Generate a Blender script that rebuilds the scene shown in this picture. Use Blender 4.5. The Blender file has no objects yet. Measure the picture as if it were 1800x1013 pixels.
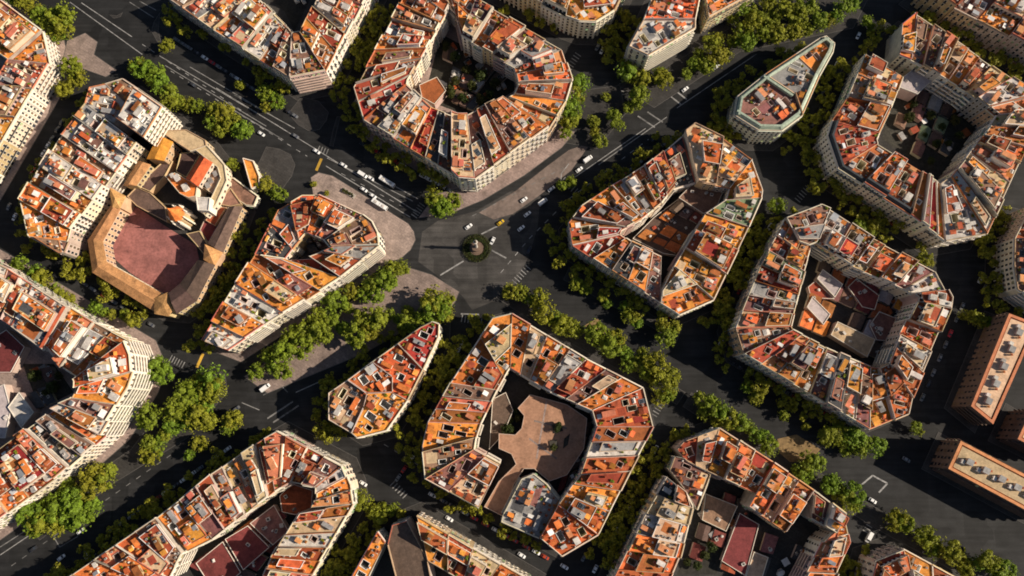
import bpy, math, random
from mathutils import Vector, Matrix
from mathutils.geometry import tessellate_polygon

# ------------------------------------------------------------------ camera, sky, sun, exposure
SC = bpy.context.scene
COL = SC.collection
CAM_H, FPX, CU, CV = 480.0, 1400.0, 900.0, 506.5
TILT = math.atan(234.0 / FPX)
cam = bpy.data.cameras.new('camera')
cam.sensor_width = 36.0
cam.lens = 36.0 * FPX / 1800.0
cam.clip_start, cam.clip_end = 1.0, 6000.0
camo = bpy.data.objects.new('camera', cam)
camo.location = (0, 0, CAM_H)
camo.rotation_euler = (TILT, 0, 0)
COL.objects.link(camo)
SC.camera = camo

SUN_EL = math.radians(32.5)
SUN_DIR = Vector((0.999 * math.cos(SUN_EL), -0.03 * math.cos(SUN_EL), math.sin(SUN_EL))).normalized()
world = bpy.data.worlds.new('World')
SC.world = world
world.use_nodes = True
wn = world.node_tree
sky = wn.nodes.new('ShaderNodeTexSky')
sky.sky_type = 'NISHITA'
sky.sun_disc = False
sky.sun_elevation = SUN_EL
sky.sun_rotation = math.atan2(SUN_DIR.x, SUN_DIR.y)
wn.links.new(sky.outputs[0], wn.nodes['Background'].inputs[0])
wn.nodes['Background'].inputs[1].default_value = 0.05
sl = bpy.data.lights.new('sun', 'SUN')
sl.energy = 5.0
sl.angle = math.radians(0.6)
sl.color = (1.0, 0.87, 0.70)
so = bpy.data.objects.new('sun', sl)
so.rotation_euler = SUN_DIR.to_track_quat('Z', 'Y').to_euler()
so.location = (0, 0, 300)
COL.objects.link(so)
SC.view_settings.view_transform = 'Standard'
SC.view_settings.look = 'None'
SC.view_settings.exposure = 0.48
SC.view_settings.gamma = 1.0
SC.cycles.filter_width = 1.8

RND = random.Random(7)
_ct, _st = math.cos(TILT), math.sin(TILT)


def W(p, z=22.0):
    """photo pixel -> point of the place at height z (ground, roof level or crown level)"""
    x, y = (p[0] - CU) / FPX, -(p[1] - CV) / FPX
    Y, Z = y * _ct + _st, y * _st - _ct
    s = (CAM_H - z) / -Z
    return Vector((x * s, Y * s, z))


# ------------------------------------------------------------------ materials
def _mat(name):
    m = bpy.data.materials.new(name)
    m.use_nodes = True
    nt = m.node_tree
    return m, nt, nt.nodes['Principled BSDF']


def mat(name, col, rough=0.85, var=0.25, scale=0.35, hue=0.03, fine=None, spec=0.3, stain=0.0, metal=0.0, world_co=True):
    """base colour + blotchy wear + per-object shade; fine=(cell size m, strength) adds a tile joint grid"""
    m, nt, b = _mat(name)
    N, L = nt.nodes.new, nt.links.new
    b.inputs['Roughness'].default_value = rough
    b.inputs['Specular IOR Level'].default_value = spec
    b.inputs['Metallic'].default_value = metal
    geo = N('ShaderNodeNewGeometry')
    co = geo.outputs['Position']
    n1 = N('ShaderNodeTexNoise'); n1.inputs['Scale'].default_value = scale; n1.inputs['Detail'].default_value = 6; n1.inputs['Roughness'].default_value = 0.65
    L(co, n1.inputs['Vector'])
    oi = N('ShaderNodeObjectInfo')
    hs = N('ShaderNodeHueSaturation')
    hs.inputs['Color'].default_value = (*col, 1)
    mr = N('ShaderNodeMapRange'); mr.inputs[1].default_value = 0.25; mr.inputs[2].default_value = 0.75
    mr.inputs[3].default_value = 1 - var; mr.inputs[4].default_value = 1 + var
    L(n1.outputs['Fac'], mr.inputs[0])
    mo = N('ShaderNodeMapRange'); mo.inputs[3].default_value = 1 - var * 0.7; mo.inputs[4].default_value = 1 + var * 0.6
    L(oi.outputs['Random'], mo.inputs[0])
    mu = N('ShaderNodeMath'); mu.operation = 'MULTIPLY'
    L(mr.outputs[0], mu.inputs[0]); L(mo.outputs[0], mu.inputs[1])
    val = mu.outputs[0]
    if fine:
        br = N('ShaderNodeTexNoise'); br.inputs['Scale'].default_value = 1.0 / fine[0]; br.inputs['Detail'].default_value = 2
        L(co, br.inputs['Vector'])
        m2 = N('ShaderNodeMapRange'); m2.inputs[1].default_value = 0.3; m2.inputs[2].default_value = 0.7
        m2.inputs[3].default_value = 1 - fine[1]; m2.inputs[4].default_value = 1 + fine[1]
        L(br.outputs['Fac'], m2.inputs[0])
        mm = N('ShaderNodeMath'); mm.operation = 'MULTIPLY'
        L(val, mm.inputs[0]); L(m2.outputs[0], mm.inputs[1]); val = mm.outputs[0]
    if stain:
        ns = N('ShaderNodeTexNoise'); ns.inputs['Scale'].default_value = 0.11; ns.inputs['Detail'].default_value = 8; ns.inputs['Roughness'].default_value = 0.7
        L(co, ns.inputs['Vector'])
        m3 = N('ShaderNodeMapRange'); m3.inputs[1].default_value = 0.52; m3.inputs[2].default_value = 0.66
        m3.inputs[3].default_value = 1.0; m3.inputs[4].default_value = 1 - stain
        L(ns.outputs['Fac'], m3.inputs[0])
        mm = N('ShaderNodeMath'); mm.operation = 'MULTIPLY'
        L(val, mm.inputs[0]); L(m3.outputs[0], mm.inputs[1]); val = mm.outputs[0]
    L(val, hs.inputs['Value'])
    w = N('ShaderNodeTexWhiteNoise'); w.noise_dimensions = '1D'
    L(oi.outputs['Random'], w.inputs['W'])
    mh = N('ShaderNodeMapRange'); mh.inputs[3].default_value = 0.5 - hue; mh.inputs[4].default_value = 0.5 + hue
    L(w.outputs['Value'], mh.inputs[0]); L(mh.outputs[0], hs.inputs['Hue'])
    L(hs.outputs[0], b.inputs['Base Color'])
    return m


M = {
    'o': mat('terracotta_orange', (0.60, 0.19, 0.04), var=0.42, hue=0.022, fine=(0.7, 0.16), stain=0.45),
    't': mat('terracotta_rust', (0.34, 0.095, 0.032), var=0.35, hue=0.02, fine=(0.7, 0.16), stain=0.45),
    'r': mat('terracotta_red', (0.30, 0.045, 0.025), var=0.3, hue=0.015, fine=(0.7, 0.15), stain=0.4),
    's': mat('salmon_tile', (0.56, 0.20, 0.10), var=0.25, hue=0.02, fine=(0.7, 0.14), stain=0.35),
    'w': mat('white_membrane', (0.52, 0.48, 0.44), var=0.32, hue=0.02, fine=(0.8, 0.12), stain=0.4),
    'g': mat('grey_membrane', (0.27, 0.26, 0.255), var=0.3, hue=0.02, fine=(0.8, 0.14), stain=0.4),
    'k': mat('charcoal_membrane', (0.06, 0.06, 0.064), var=0.35, hue=0.03, fine=(0.8, 0.2)),
    'c': mat('tan_tile', (0.50, 0.36, 0.22), var=0.25, hue=0.02, fine=(0.8, 0.12), stain=0.4),
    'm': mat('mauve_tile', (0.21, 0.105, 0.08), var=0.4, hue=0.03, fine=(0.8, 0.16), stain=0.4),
    'n': mat('green_membrane', (0.16, 0.21, 0.12), var=0.3, hue=0.03, fine=(0.8, 0.16)),
    'cream': mat('cream_stucco', (0.66, 0.57, 0.43), var=0.2, hue=0.025, scale=0.2),
    'ivory': mat('ivory_stucco', (0.72, 0.67, 0.58), var=0.16, hue=0.02, scale=0.2),
    'ochre': mat('ochre_stucco', (0.52, 0.37, 0.21), var=0.25, hue=0.02, scale=0.2),
    'rose': mat('rose_stucco', (0.50, 0.37, 0.32), var=0.25, hue=0.02, scale=0.2),
    'stone': mat('grey_stone', (0.42, 0.38, 0.34), var=0.25, hue=0.02, scale=0.2),
    'mint': mat('mint_stucco', (0.56, 0.58, 0.48), var=0.15, hue=0.02, scale=0.2),
    'party': mat('party_render', (0.46, 0.40, 0.34), var=0.4, hue=0.03, scale=0.15, stain=0.4),
    'whitewash': mat('whitewash', (0.76, 0.73, 0.69), var=0.22, hue=0.01, scale=0.5),
    'slate': mat('slate', (0.035, 0.042, 0.05), var=0.35, rough=0.55, fine=(0.6, 0.25)),
    'copper': mat('green_copper', (0.36, 0.42, 0.33), var=0.3, rough=0.6, fine=(0.8, 0.2)),
    'glass': mat('window_glass', (0.03, 0.035, 0.045), rough=0.12, var=0.4, spec=0.6),
    'shutter': mat('brown_shutter', (0.16, 0.10, 0.06), var=0.4),
    'iron': mat('balcony_iron', (0.05, 0.05, 0.05), rough=0.6),
    'metal': mat('zinc_sheet', (0.40, 0.41, 0.43), rough=0.45, var=0.25, metal=0.3),
    'asphalt': mat('asphalt', (0.024, 0.0235, 0.0235), var=0.4, scale=0.06, hue=0.0, fine=(2.5, 0.15), stain=0.25),
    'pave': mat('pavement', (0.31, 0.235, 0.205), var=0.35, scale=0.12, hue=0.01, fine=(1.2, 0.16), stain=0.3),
    'pave2': mat('pavement_grey_shade', (0.042, 0.039, 0.037), var=0.35, scale=0.12, hue=0.01, fine=(1.2, 0.16), stain=0.3),  # grey paving; its darkness also paints shade on the unlit pavements
    'kerb': mat('kerb_stone', (0.075, 0.07, 0.067), var=0.2, hue=0.0),
    'paint': mat('road_paint', (0.24, 0.235, 0.23), var=0.5, scale=0.5, hue=0.0, stain=0.7),
    'yellow': mat('yellow_paint', (0.50, 0.30, 0.04), var=0.35, hue=0.0),
    'bark': mat('bark', (0.13, 0.10, 0.07), var=0.3),
    'dirt': mat('bare_earth', (0.24, 0.13, 0.07), var=0.4, fine=(1.5, 0.25)),
    'court_shade': mat('court_surface_shaded', (0.25, 0.10, 0.09), var=0.4, scale=0.1, hue=0.0, stain=0.35, fine=(1.4, 0.18)),  # salmon floor with the court's shade put into a darker maroon base
    'darkred': mat('dark_red_sheet', (0.17, 0.04, 0.035), var=0.35, hue=0.01, fine=(0.9, 0.15), stain=0.4),
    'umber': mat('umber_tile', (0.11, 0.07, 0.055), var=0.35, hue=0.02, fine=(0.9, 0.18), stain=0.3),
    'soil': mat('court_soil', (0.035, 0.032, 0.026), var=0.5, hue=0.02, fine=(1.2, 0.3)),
    'canvas': mat('awning_canvas', (0.28, 0.30, 0.16), var=0.5, hue=0.12),
    'bronze': mat('bronze', (0.10, 0.09, 0.06), rough=0.5, metal=0.4),
    'tyre': mat('tyre', (0.02, 0.02, 0.02)),
    'carwhite': mat('car_white', (0.75, 0.75, 0.75), rough=0.3, var=0.05, hue=0),
    'cargrey': mat('car_grey', (0.16, 0.165, 0.17), rough=0.3, var=0.4, hue=0.05, metal=0.3),
    'cardark': mat('car_dark', (0.03, 0.03, 0.035), rough=0.3, var=0.4, hue=0.05),
    'carred': mat('car_red', (0.35, 0.03, 0.02), rough=0.3, var=0.2, hue=0.01),
    'caryellow': mat('taxi_yellow', (0.55, 0.38, 0.02), rough=0.3, var=0.1, hue=0.01),
}


def asphalt_mat(name, col):
    m, nt, b = _mat(name)
    N, L = nt.nodes.new, nt.links.new
    b.inputs['Roughness'].default_value = 0.8
    b.inputs['Specular IOR Level'].default_value = 0.25
    co = N('ShaderNodeNewGeometry').outputs['Position']
    val = None

    def mul(sock, lo, hi, a0=0.3, a1=0.7):
        nonlocal val
        r = N('ShaderNodeMapRange'); r.inputs[1].default_value = a0; r.inputs[2].default_value = a1; r.inputs[3].default_value = lo; r.inputs[4].default_value = hi
        L(sock, r.inputs[0])
        if val is None:
            val = r.outputs[0]
            return
        k = N('ShaderNodeMath'); k.operation = 'MULTIPLY'
        L(val, k.inputs[0]); L(r.outputs[0], k.inputs[1]); val = k.outputs[0]
    for sc, lo, hi, det in ((0.02, .75, 1.3, 4), (0.15, .75, 1.25, 6), (1.3, .85, 1.15, 2)):
        n = N('ShaderNodeTexNoise'); n.inputs['Scale'].default_value = sc; n.inputs['Detail'].default_value = det
        L(co, n.inputs['Vector']); mul(n.outputs['Fac'], lo, hi)
    v = N('ShaderNodeTexVoronoi'); v.inputs['Scale'].default_value = 0.07; v.distance = 'CHEBYCHEV'
    L(co, v.inputs['Vector'])
    sep = N('ShaderNodeSeparateColor'); L(v.outputs['Color'], sep.inputs[0])
    mul(sep.outputs[0], .78, 1.28, 0, 1)
    mp = N('ShaderNodeMapping'); mp.inputs['Rotation'].default_value = (0, 0, 0.6); mp.inputs['Scale'].default_value = (0.03, 0.5, 1)
    L(co, mp.inputs['Vector'])
    n = N('ShaderNodeTexNoise'); n.inputs['Scale'].default_value = 1.0; n.inputs['Detail'].default_value = 3
    L(mp.outputs[0], n.inputs['Vector']); mul(n.outputs['Fac'], .75, 1.3)
    hs = N('ShaderNodeHueSaturation'); hs.inputs['Color'].default_value = (*col, 1)
    L(val, hs.inputs['Value']); L(hs.outputs[0], b.inputs['Base Color'])
    return m


M['asphalt'] = asphalt_mat('asphalt', (0.0165, 0.0165, 0.017))
M['asphalt_lit'] = asphalt_mat('sunlit_asphalt', (0.044, 0.041, 0.039))  # lighter asphalt with sunlight put into its colour


for k_ in ('pave', 'pave2'):
    nt_ = M[k_].node_tree
    hs_ = [n for n in nt_.nodes if n.type == 'HUE_SAT'][0]
    br_ = nt_.nodes.new('ShaderNodeTexBrick')
    br_.inputs['Color1'].default_value = (*hs_.inputs['Color'].default_value[:3], 1)
    br_.inputs['Color2'].default_value = (*[c * .8 for c in hs_.inputs['Color'].default_value[:3]], 1)
    br_.inputs['Mortar'].default_value = (*[c * .5 for c in hs_.inputs['Color'].default_value[:3]], 1)
    br_.inputs['Scale'].default_value = 1.0
    br_.inputs['Mortar Size'].default_value = .05
    br_.inputs['Brick Width'].default_value = 3.2
    br_.inputs['Row Height'].default_value = 1.6
    mp_ = nt_.nodes.new('ShaderNodeMapping')
    mp_.inputs['Rotation'].default_value = (0, 0, .56)
    ge_ = [n for n in nt_.nodes if n.type == 'NEW_GEOMETRY'][0]
    nt_.links.new(ge_.outputs['Position'], mp_.inputs['Vector'])
    nt_.links.new(mp_.outputs[0], br_.inputs['Vector'])
    nt_.links.new(br_.outputs['Color'], hs_.inputs['Color'])


def leafmat(name, col):
    m, nt, b = _mat(name)
    N, L = nt.nodes.new, nt.links.new
    geo = N('ShaderNodeNewGeometry')
    n1 = N('ShaderNodeTexNoise'); n1.inputs['Scale'].default_value = 0.55; n1.inputs['Detail'].default_value = 3
    L(geo.outputs['Position'], n1.inputs['Vector'])
    oi = N('ShaderNodeObjectInfo')
    hs = N('ShaderNodeHueSaturation'); hs.inputs['Color'].default_value = (*col, 1)
    mr = N('ShaderNodeMapRange'); mr.inputs[1].default_value = 0.3; mr.inputs[2].default_value = 0.7; mr.inputs[3].default_value = 0.45; mr.inputs[4].default_value = 1.5
    L(n1.outputs['Fac'], mr.inputs[0]); L(mr.outputs[0], hs.inputs['Value'])
    mh = N('ShaderNodeMapRange'); mh.inputs[3].default_value = 0.46; mh.inputs[4].default_value = 0.535
    L(oi.outputs['Random'], mh.inputs[0]); L(mh.outputs[0], hs.inputs['Hue'])
    b.inputs['Roughness'].default_value = 0.6
    b.inputs['Specular IOR Level'].default_value = 0.25
    L(hs.outputs[0], b.inputs['Base Color'])
    tr = N('ShaderNodeBsdfTranslucent')
    L(hs.outputs[0], tr.inputs['Color'])
    mx = N('ShaderNodeMixShader'); mx.inputs[0].default_value = 0.3
    L(b.outputs[0], mx.inputs[1]); L(tr.outputs[0], mx.inputs[2])
    L(mx.outputs[0], nt.nodes['Material Output'].inputs['Surface'])
    return m


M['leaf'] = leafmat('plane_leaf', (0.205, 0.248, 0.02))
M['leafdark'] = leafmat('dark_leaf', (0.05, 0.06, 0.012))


# ------------------------------------------------------------------ mesh helpers
class MB:
    def __init__(s, origin=(0, 0, 0)):
        s.v, s.f, s.m, s.o = [], [], [], Vector(origin)

    def add(s, vs, fs, mi=0):
        k = len(s.v)
        o = s.o
        s.v += [(p[0] - o.x, p[1] - o.y, p[2] - o.z) for p in vs]
        s.f += [tuple(i + k for i in f) for f in fs]
        s.m += [mi] * len(fs)

    def prism(s, poly, z0, z1, mi=0, top=True, side=True, bottom=False):
        n = len(poly)
        vs = [(p[0], p[1], z0) for p in poly] + [(p[0], p[1], z1) for p in poly]
        fs = []
        if side:
            fs += [(i, (i + 1) % n, n + (i + 1) % n, n + i) for i in range(n)]
        if top:
            fs.append(tuple(range(n, 2 * n)))
        if bottom:
            fs.append(tuple(range(n - 1, -1, -1)))
        s.add(vs, fs, mi)

    def box(s, c, d, hx, hy, z0, z1, mi=0, bottom=False):
        """oriented box: centre c, unit axis d for hx, its left normal for hy"""
        n = Vector((-d[1], d[0]))
        poly = [(c[0] + d[0] * a * hx + n[0] * b * hy, c[1] + d[1] * a * hx + n[1] * b * hy) for a, b in ((-1, -1), (1, -1), (1, 1), (-1, 1))]
        s.prism(poly, z0, z1, mi, bottom=bottom)

    def lathe(s, c, prof, seg=12, mi=0):
        vs, fs = [], []
        for r, z in prof:
            for k in range(seg):
                a = 2 * math.pi * k / seg
                vs.append((c[0] + r * math.cos(a), c[1] + r * math.sin(a), z))
        for j in range(len(prof) - 1):
            for k in range(seg):
                k2 = (k + 1) % seg
                fs.append((j * seg + k, j * seg + k2, (j + 1) * seg + k2, (j + 1) * seg + k))
        fs.append(tuple((len(prof) - 1) * seg + k for k in range(seg)))
        s.add(vs, fs, mi)

    def build(s, name, mats, parent=None, kind=None, smooth=False):
        me = bpy.data.meshes.new(name)
        me.from_pydata(s.v, [], s.f)
        if not isinstance(mats, (list, tuple)):
            mats = [mats]
        for m in mats:
            me.materials.append(M[m] if isinstance(m, str) else m)
        if len(mats) > 1:
            me.polygons.foreach_set('material_index', s.m)
        if smooth:
            me.polygons.foreach_set('use_smooth', [True] * len(s.f))
        me.update()
        ob = bpy.data.objects.new(name, me)
        COL.objects.link(ob)
        if parent is not None:
            ob.parent = parent
        else:
            ob.location = s.o
        if kind:
            ob['kind'] = kind
        return ob


def tag(o, label, cat, group=None):
    o['label'] = label
    o['category'] = cat
    if group:
        o['group'] = group
    return o


def empty(name, loc):
    o = bpy.data.objects.new(name, None)
    o.location = loc
    o.empty_display_size = 2
    COL.objects.link(o)
    return o


def place(me, name, parent, loc, rz=0.0, scale=(1, 1, 1)):
    o = bpy.data.objects.new(name, me)
    o.location = loc
    o.rotation_euler = (0, 0, rz)
    o.scale = scale
    COL.objects.link(o)
    if parent is not None:
        o.parent = parent
    return o


def area(poly):
    return 0.5 * sum(poly[i][0] * poly[(i + 1) % len(poly)][1] - poly[(i + 1) % len(poly)][0] * poly[i][1] for i in range(len(poly)))


def ccw(P):
    P = [Vector(p[:2]) for p in P]
    return P if area(P) > 0 else P[::-1]


def inside(p, poly):
    c = False
    n = len(poly)
    for i in range(n):
        a, b = poly[i], poly[(i + 1) % n]
        if (a[1] > p[1]) != (b[1] > p[1]) and p[0] < (b[0] - a[0]) * (p[1] - a[1]) / (b[1] - a[1]) + a[0]:
            c = not c
    return c


def edge_dist(p, poly):
    best = 1e9
    for i in range(len(poly)):
        a, b = poly[i], poly[(i + 1) % len(poly)]
        dx, dy = b[0] - a[0], b[1] - a[1]
        t = max(0, min(1, ((p[0] - a[0]) * dx + (p[1] - a[1]) * dy) / (dx * dx + dy * dy + 1e-9)))
        best = min(best, math.hypot(p[0] - a[0] - t * dx, p[1] - a[1] - t * dy))
    return best


def hull(pts):
    pts = sorted(set((round(p[0], 3), round(p[1], 3)) for p in pts))
    def half(ps):
        h = []
        for p in ps:
            while len(h) > 1 and (h[-1][0] - h[-2][0]) * (p[1] - h[-2][1]) - (h[-1][1] - h[-2][1]) * (p[0] - h[-2][0]) <= 0:
                h.pop()
            h.append(p)
        return h
    a, b = half(pts), half(pts[::-1])
    return a[:-1] + b[:-1]


def offset(poly, d):
    """offset a CCW polygon outwards by d (negative = inwards), mitre limited"""
    n, out = len(poly), []
    for i in range(n):
        p0, p1, p2 = Vector(poly[i - 1][:2]), Vector(poly[i][:2]), Vector(poly[(i + 1) % n][:2])
        e1, e2 = (p1 - p0), (p2 - p1)
        if e1.length < 1e-6 or e2.length < 1e-6:
            out.append(p1); continue
        e1.normalize(); e2.normalize()
        n1, n2 = Vector((e1.y, -e1.x)), Vector((e2.y, -e2.x))
        b = n1 + n2
        if b.length < 1e-6:
            out.append(p1 + n1 * d); continue
        b.normalize()
        out.append(p1 + b * (d / max(0.45, b.dot(n1))))
    return out


# ------------------------------------------------------------------ shared roof furniture meshes (unit sized, scaled in place)
def unit(name, mats, fn):
    b = MB()
    fn(b)
    me = bpy.data.meshes.new(name)
    me.from_pydata(b.v, [], b.f)
    for m in mats:
        me.materials.append(M[m])
    me.polygons.foreach_set('material_index', b.m)
    me.update()
    return me


X = Vector((1, 0))


def f_stair(b):
    b.box((0, 0), X, .5, .5, 0, .93, 0)
    b.box((0, 0), X, .53, .53, .93, 1.0, 1, bottom=True)
    b.box((.5, .1), X, .012, .12, .02, .7, 2)
    b.box((-.5, -.1), X, .012, .16, .4, .7, 2)


def f_gable(b):
    b.box((0, 0), X, .48, .47, 0, .7, 0)
    vs = [(-.5, -.55, .66), (.5, -.55, .66), (.5, .55, .66), (-.5, .55, .66), (-.5, 0, 1.0), (.5, 0, 1.0)]
    b.add(vs, [(0, 1, 5, 4), (2, 3, 4, 5), (1, 2, 5), (3, 0, 4), (3, 2, 1, 0)], 1)


def f_leanto(b):
    b.box((0, 0), X, .48, .48, 0, .6, 0)
    vs = [(-.52, -.52, .6), (.52, -.52, .6), (.52, .52, 1.0), (-.52, .52, 1.0), (-.52, .52, .6), (.52, .52, .6)]
    b.add(vs, [(0, 1, 2, 3), (1, 5, 2), (0, 3, 4), (5, 4, 3, 2), (0, 4, 5, 1)], 1)


def f_skylight(b):
    b.box((0, 0), X, .5, .5, 0, .45, 0)
    vs = [(-.47, -.47, .45), (.47, -.47, .45), (.47, .47, .45), (-.47, .47, .45), (-.3, 0, 1.0), (.3, 0, 1.0)]
    b.add(vs, [(0, 1, 5, 4), (2, 3, 4, 5), (1, 2, 5), (3, 0, 4)], 1)
    for k in range(5):
        x = -.4 + .2 * k
        b.box((x, 0), X, .012, .3, .46, .8, 0)


def f_chimney(b):
    b.box((0, 0), X, .5, .5, 0, .8, 0)
    b.box((0, 0), X, .62, .62, .8, .88, 1, bottom=True)
    b.box((-.2, 0), X, .16, .2, .88, 1.1, 1)
    b.box((.2, 0), X, .16, .2, .88, 1.05, 1)


def f_ac(b):
    b.box((0, 0), X, .5, .5, .12, 1, 0, bottom=True)
    b.lathe((0, 0), [(.36, 1.0), (.36, 1.04), (.3, 1.02)], 8, 1)
    for a in (-.4, .4):
        b.box((a, 0), X, .05, .5, 0, .12, 1)


def f_tank(b):
    b.lathe((0, 0), [(.5, 0), (.5, .8), (.4, .92), (.12, 1.0)], 10, 0)


def f_awning(b):
    vs = [(-.5, -.5, .82), (.5, -.5, .82), (.5, .5, 1.0), (-.5, .5, 1.0)]
    b.add(vs + [(p[0], p[1], p[2] - .03) for p in vs], [(0, 1, 2, 3), (7, 6, 5, 4), (0, 4, 5, 1), (1, 5, 6, 2), (2, 6, 7, 3), (3, 7, 4, 0)], 0)
    for a, c, h in ((-.46, -.46, .8), (.46, -.46, .8), (-.46, .46, .96), (.46, .46, .96)):
        b.box((a, c), X, .015, .015, 0, h, 1)


def f_planter(b):
    b.box((0, 0), X, .5, .5, 0, .45, 0)
    r = random.Random(3)
    for k in range(40):
        p = Vector((r.uniform(-.5, .5), r.uniform(-.5, .5), r.uniform(.45, 1.0)))
        u = Vector((r.uniform(-1, 1), r.uniform(-1, 1), r.uniform(-.6, .6))).normalized() * .16
        w = u.cross(Vector((r.uniform(-1, 1), r.uniform(-1, 1), 1))).normalized() * .16
        b.add([p - u - w, p + u - w, p + u + w, p - u + w], [(0, 1, 2, 3)], 1)


U = {
    'stair_white': unit('stair_head', ['whitewash', 'w', 'shutter'], f_stair),
    'stair_cream': unit('stair_head', ['cream', 's', 'shutter'], f_stair),
    'stair_grey': unit('stair_head', ['rose', 'g', 'shutter'], f_stair),
    'stair_tile': unit('stair_head', ['ivory', 'o', 'shutter'], f_stair),
    'stair_rust': unit('stair_head', ['ochre', 't', 'shutter'], f_stair),
    'shed_tile': unit('roof_shed', ['cream', 'o'], f_gable),
    'shed_rust': unit('roof_shed', ['rose', 't'], f_gable),
    'lean_tile': unit('lean_to', ['ivory', 'o'], f_leanto),
    'lean_grey': unit('lean_to', ['whitewash', 'metal'], f_leanto),
    'skylight': unit('skylight', ['metal', 'glass'], f_skylight),
    'skylight_w': unit('skylight', ['whitewash', 'w'], f_skylight),
    'chimney': unit('chimney', ['ochre', 't'], f_chimney),
    'ac': unit('air_conditioner', ['w', 'iron'], f_ac),
    'tank': unit('water_tank', ['w'], f_tank),
    'awning': unit('awning', ['whitewash', 'iron'], f_awning),
    'awning_o': unit('awning', ['o', 'iron'], f_awning),
    'planter': unit('planter', ['t', 'leaf'], f_planter),
}
NAMEOF = {'stair': 'stair_head', 'shed': 'roof_shed', 'lean': 'lean_to', 'skylight': 'skylight', 'chimney': 'chimney', 'ac': 'air_conditioner', 'tank': 'water_tank', 'awning': 'awning', 'planter': 'planter'}


# ------------------------------------------------------------------ house builder
def facade(bw, bb, a, b, H, rnd, style, z0=0.0):
    """windows into bw (mats: glass, surround, shutter) and balconies into bb (slab, iron) along edge a->b (outside on the right)"""
    a, b = Vector(a[:2]), Vector(b[:2])
    L = (b - a).length
    if L < 3.2:
        return
    d = (b - a) / L
    n = Vector((d.y, -d.x))
    nb = max(1, int(round((L - 0.8) / rnd.uniform(2.6, 3.9))))
    step = L / nb
    nf = max(2, int((H - z0 - 1.2) / 3.35))
    fh = (H - z0 - 0.9) / nf
    ww = rnd.uniform(.48, .75)
    for fl in range(nf):
        zb = z0 + fl * fh + (0.15 if fl == 0 else 0.55)
        zt = z0 + fl * fh + fh * (0.86 if fl == 0 else 0.80)
        for k in range(nb):
            c = a + d * (step * (k + 0.5))
            w = ww * (1.5 if fl == 0 else 1.0)
            p0, p1 = c - d * w, c + d * w
            q = lambda p, o, z: (p.x + n.x * o, p.y + n.y * o, z)
            bw.add([q(p0, .012, zb), q(p1, .012, zb), q(p1, .012, zt), q(p0, .012, zt)], [(0, 1, 2, 3)], 2 if rnd.random() < 0.35 else 0)
            # surround, 11 cm proud, so that the pane sits back in it
            t, o = 0.14, 0.11
            i = [q(p0, o, zb), q(p1, o, zb), q(p1, o, zt), q(p0, o, zt)]
            e0, e1 = p0 - d * t, p1 + d * t
            x = [q(e0, o, zb), q(e1, o, zb), q(e1, o, zt + t), q(e0, o, zt + t)]
            ib = [q(p0, 0, zb), q(p1, 0, zb), q(p1, 0, zt), q(p0, 0, zt)]
            xb = [q(e0, 0, zb), q(e1, 0, zb), q(e1, 0, zt + t), q(e0, 0, zt + t)]
            bw.add(i + x + ib + xb, [(5, 6, 2, 1), (6, 7, 3, 2), (7, 4, 0, 3), (1, 2, 10, 9), (2, 3, 11, 10), (3, 0, 8, 11), (13, 14, 6, 5), (14, 15, 7, 6), (15, 12, 4, 7)], 1)
            if style == 'balc' and 0 < fl < nf and (k + fl) % 2 == 0 or style == 'gallery' and fl > 0 and k % 2:
                bb.box(c + n * 0.42, d, w + 0.35, 0.40, zb - 0.25, zb - 0.10, 0, bottom=True)
                bb.box(c + n * 0.80, d, w + 0.35, 0.025, zb - 0.10, zb + 0.85, 1)
            if fl > 0 and style != 'plain' and rnd.random() < .13:
                q0, q1 = c - d * (w + .2), c + d * (w + .2)
                bb.add([q(q0, .13, zt + .1), q(q1, .13, zt + .1), q(q1, .95, zt - .7), q(q0, .95, zt - .7), q(q0, .13, zt + .06), q(q1, .13, zt + .06), q(q1, .95, zt - .74), q(q0, .95, zt - .74)], [(0, 3, 2, 1), (4, 5, 6, 7), (3, 7, 6, 2), (0, 4, 7, 3), (1, 2, 6, 5)], 2)
        if style == 'bands' and fl > 0:
            bb.box((a + b) / 2 + n * 0.75, d, L / 2 - 0.3, 0.72, zb - 0.35, zb - 0.12, 0, bottom=True)
            bb.box((a + b) / 2 + n * 1.42, d, L / 2 - 0.3, 0.05, zb - 0.12, zb + 0.9, 0)
        elif style == 'long' and fl in (1, nf - 1):
            bb.box((a + b) / 2 + n * 0.45, d, L / 2 - 0.6, 0.43, zb - 0.28, zb - 0.10, 0, bottom=True)
            bb.box((a + b) / 2 + n * 0.86, d, L / 2 - 0.6, 0.025, zb - 0.10, zb + 0.85, 1)
    if style == 'piers':
        for k in range(nb + 1):
            c = a + d * min(L - .3, max(.3, step * k))
            bb.box(c + n * 0.2, d, 0.22, 0.19, z0, H - 0.5, 0)


DESC = {'o': 'orange-terraced', 't': 'rust-terraced', 'r': 'deep red roofed', 's': 'salmon-terraced', 'w': 'white-roofed', 'g': 'grey-roofed', 'k': 'charcoal-roofed', 'c': 'tan-roofed', 'm': 'mauve-brown roofed', 'n': 'green-edged'}
ALT = {'o': 'ootsct', 't': 'ttomrc', 'r': 'rrtsm', 's': 'ssotc', 'w': 'wgwcmt', 'g': 'ggwkm', 'k': 'kkgm', 'c': 'ccot', 'm': 'mmtcg', 'n': 'nngc'}
ORD = ['first', 'second', 'third', 'fourth', 'fifth', 'sixth', 'seventh', 'eighth']
BLOCKS = {}
NH = [0]


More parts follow.
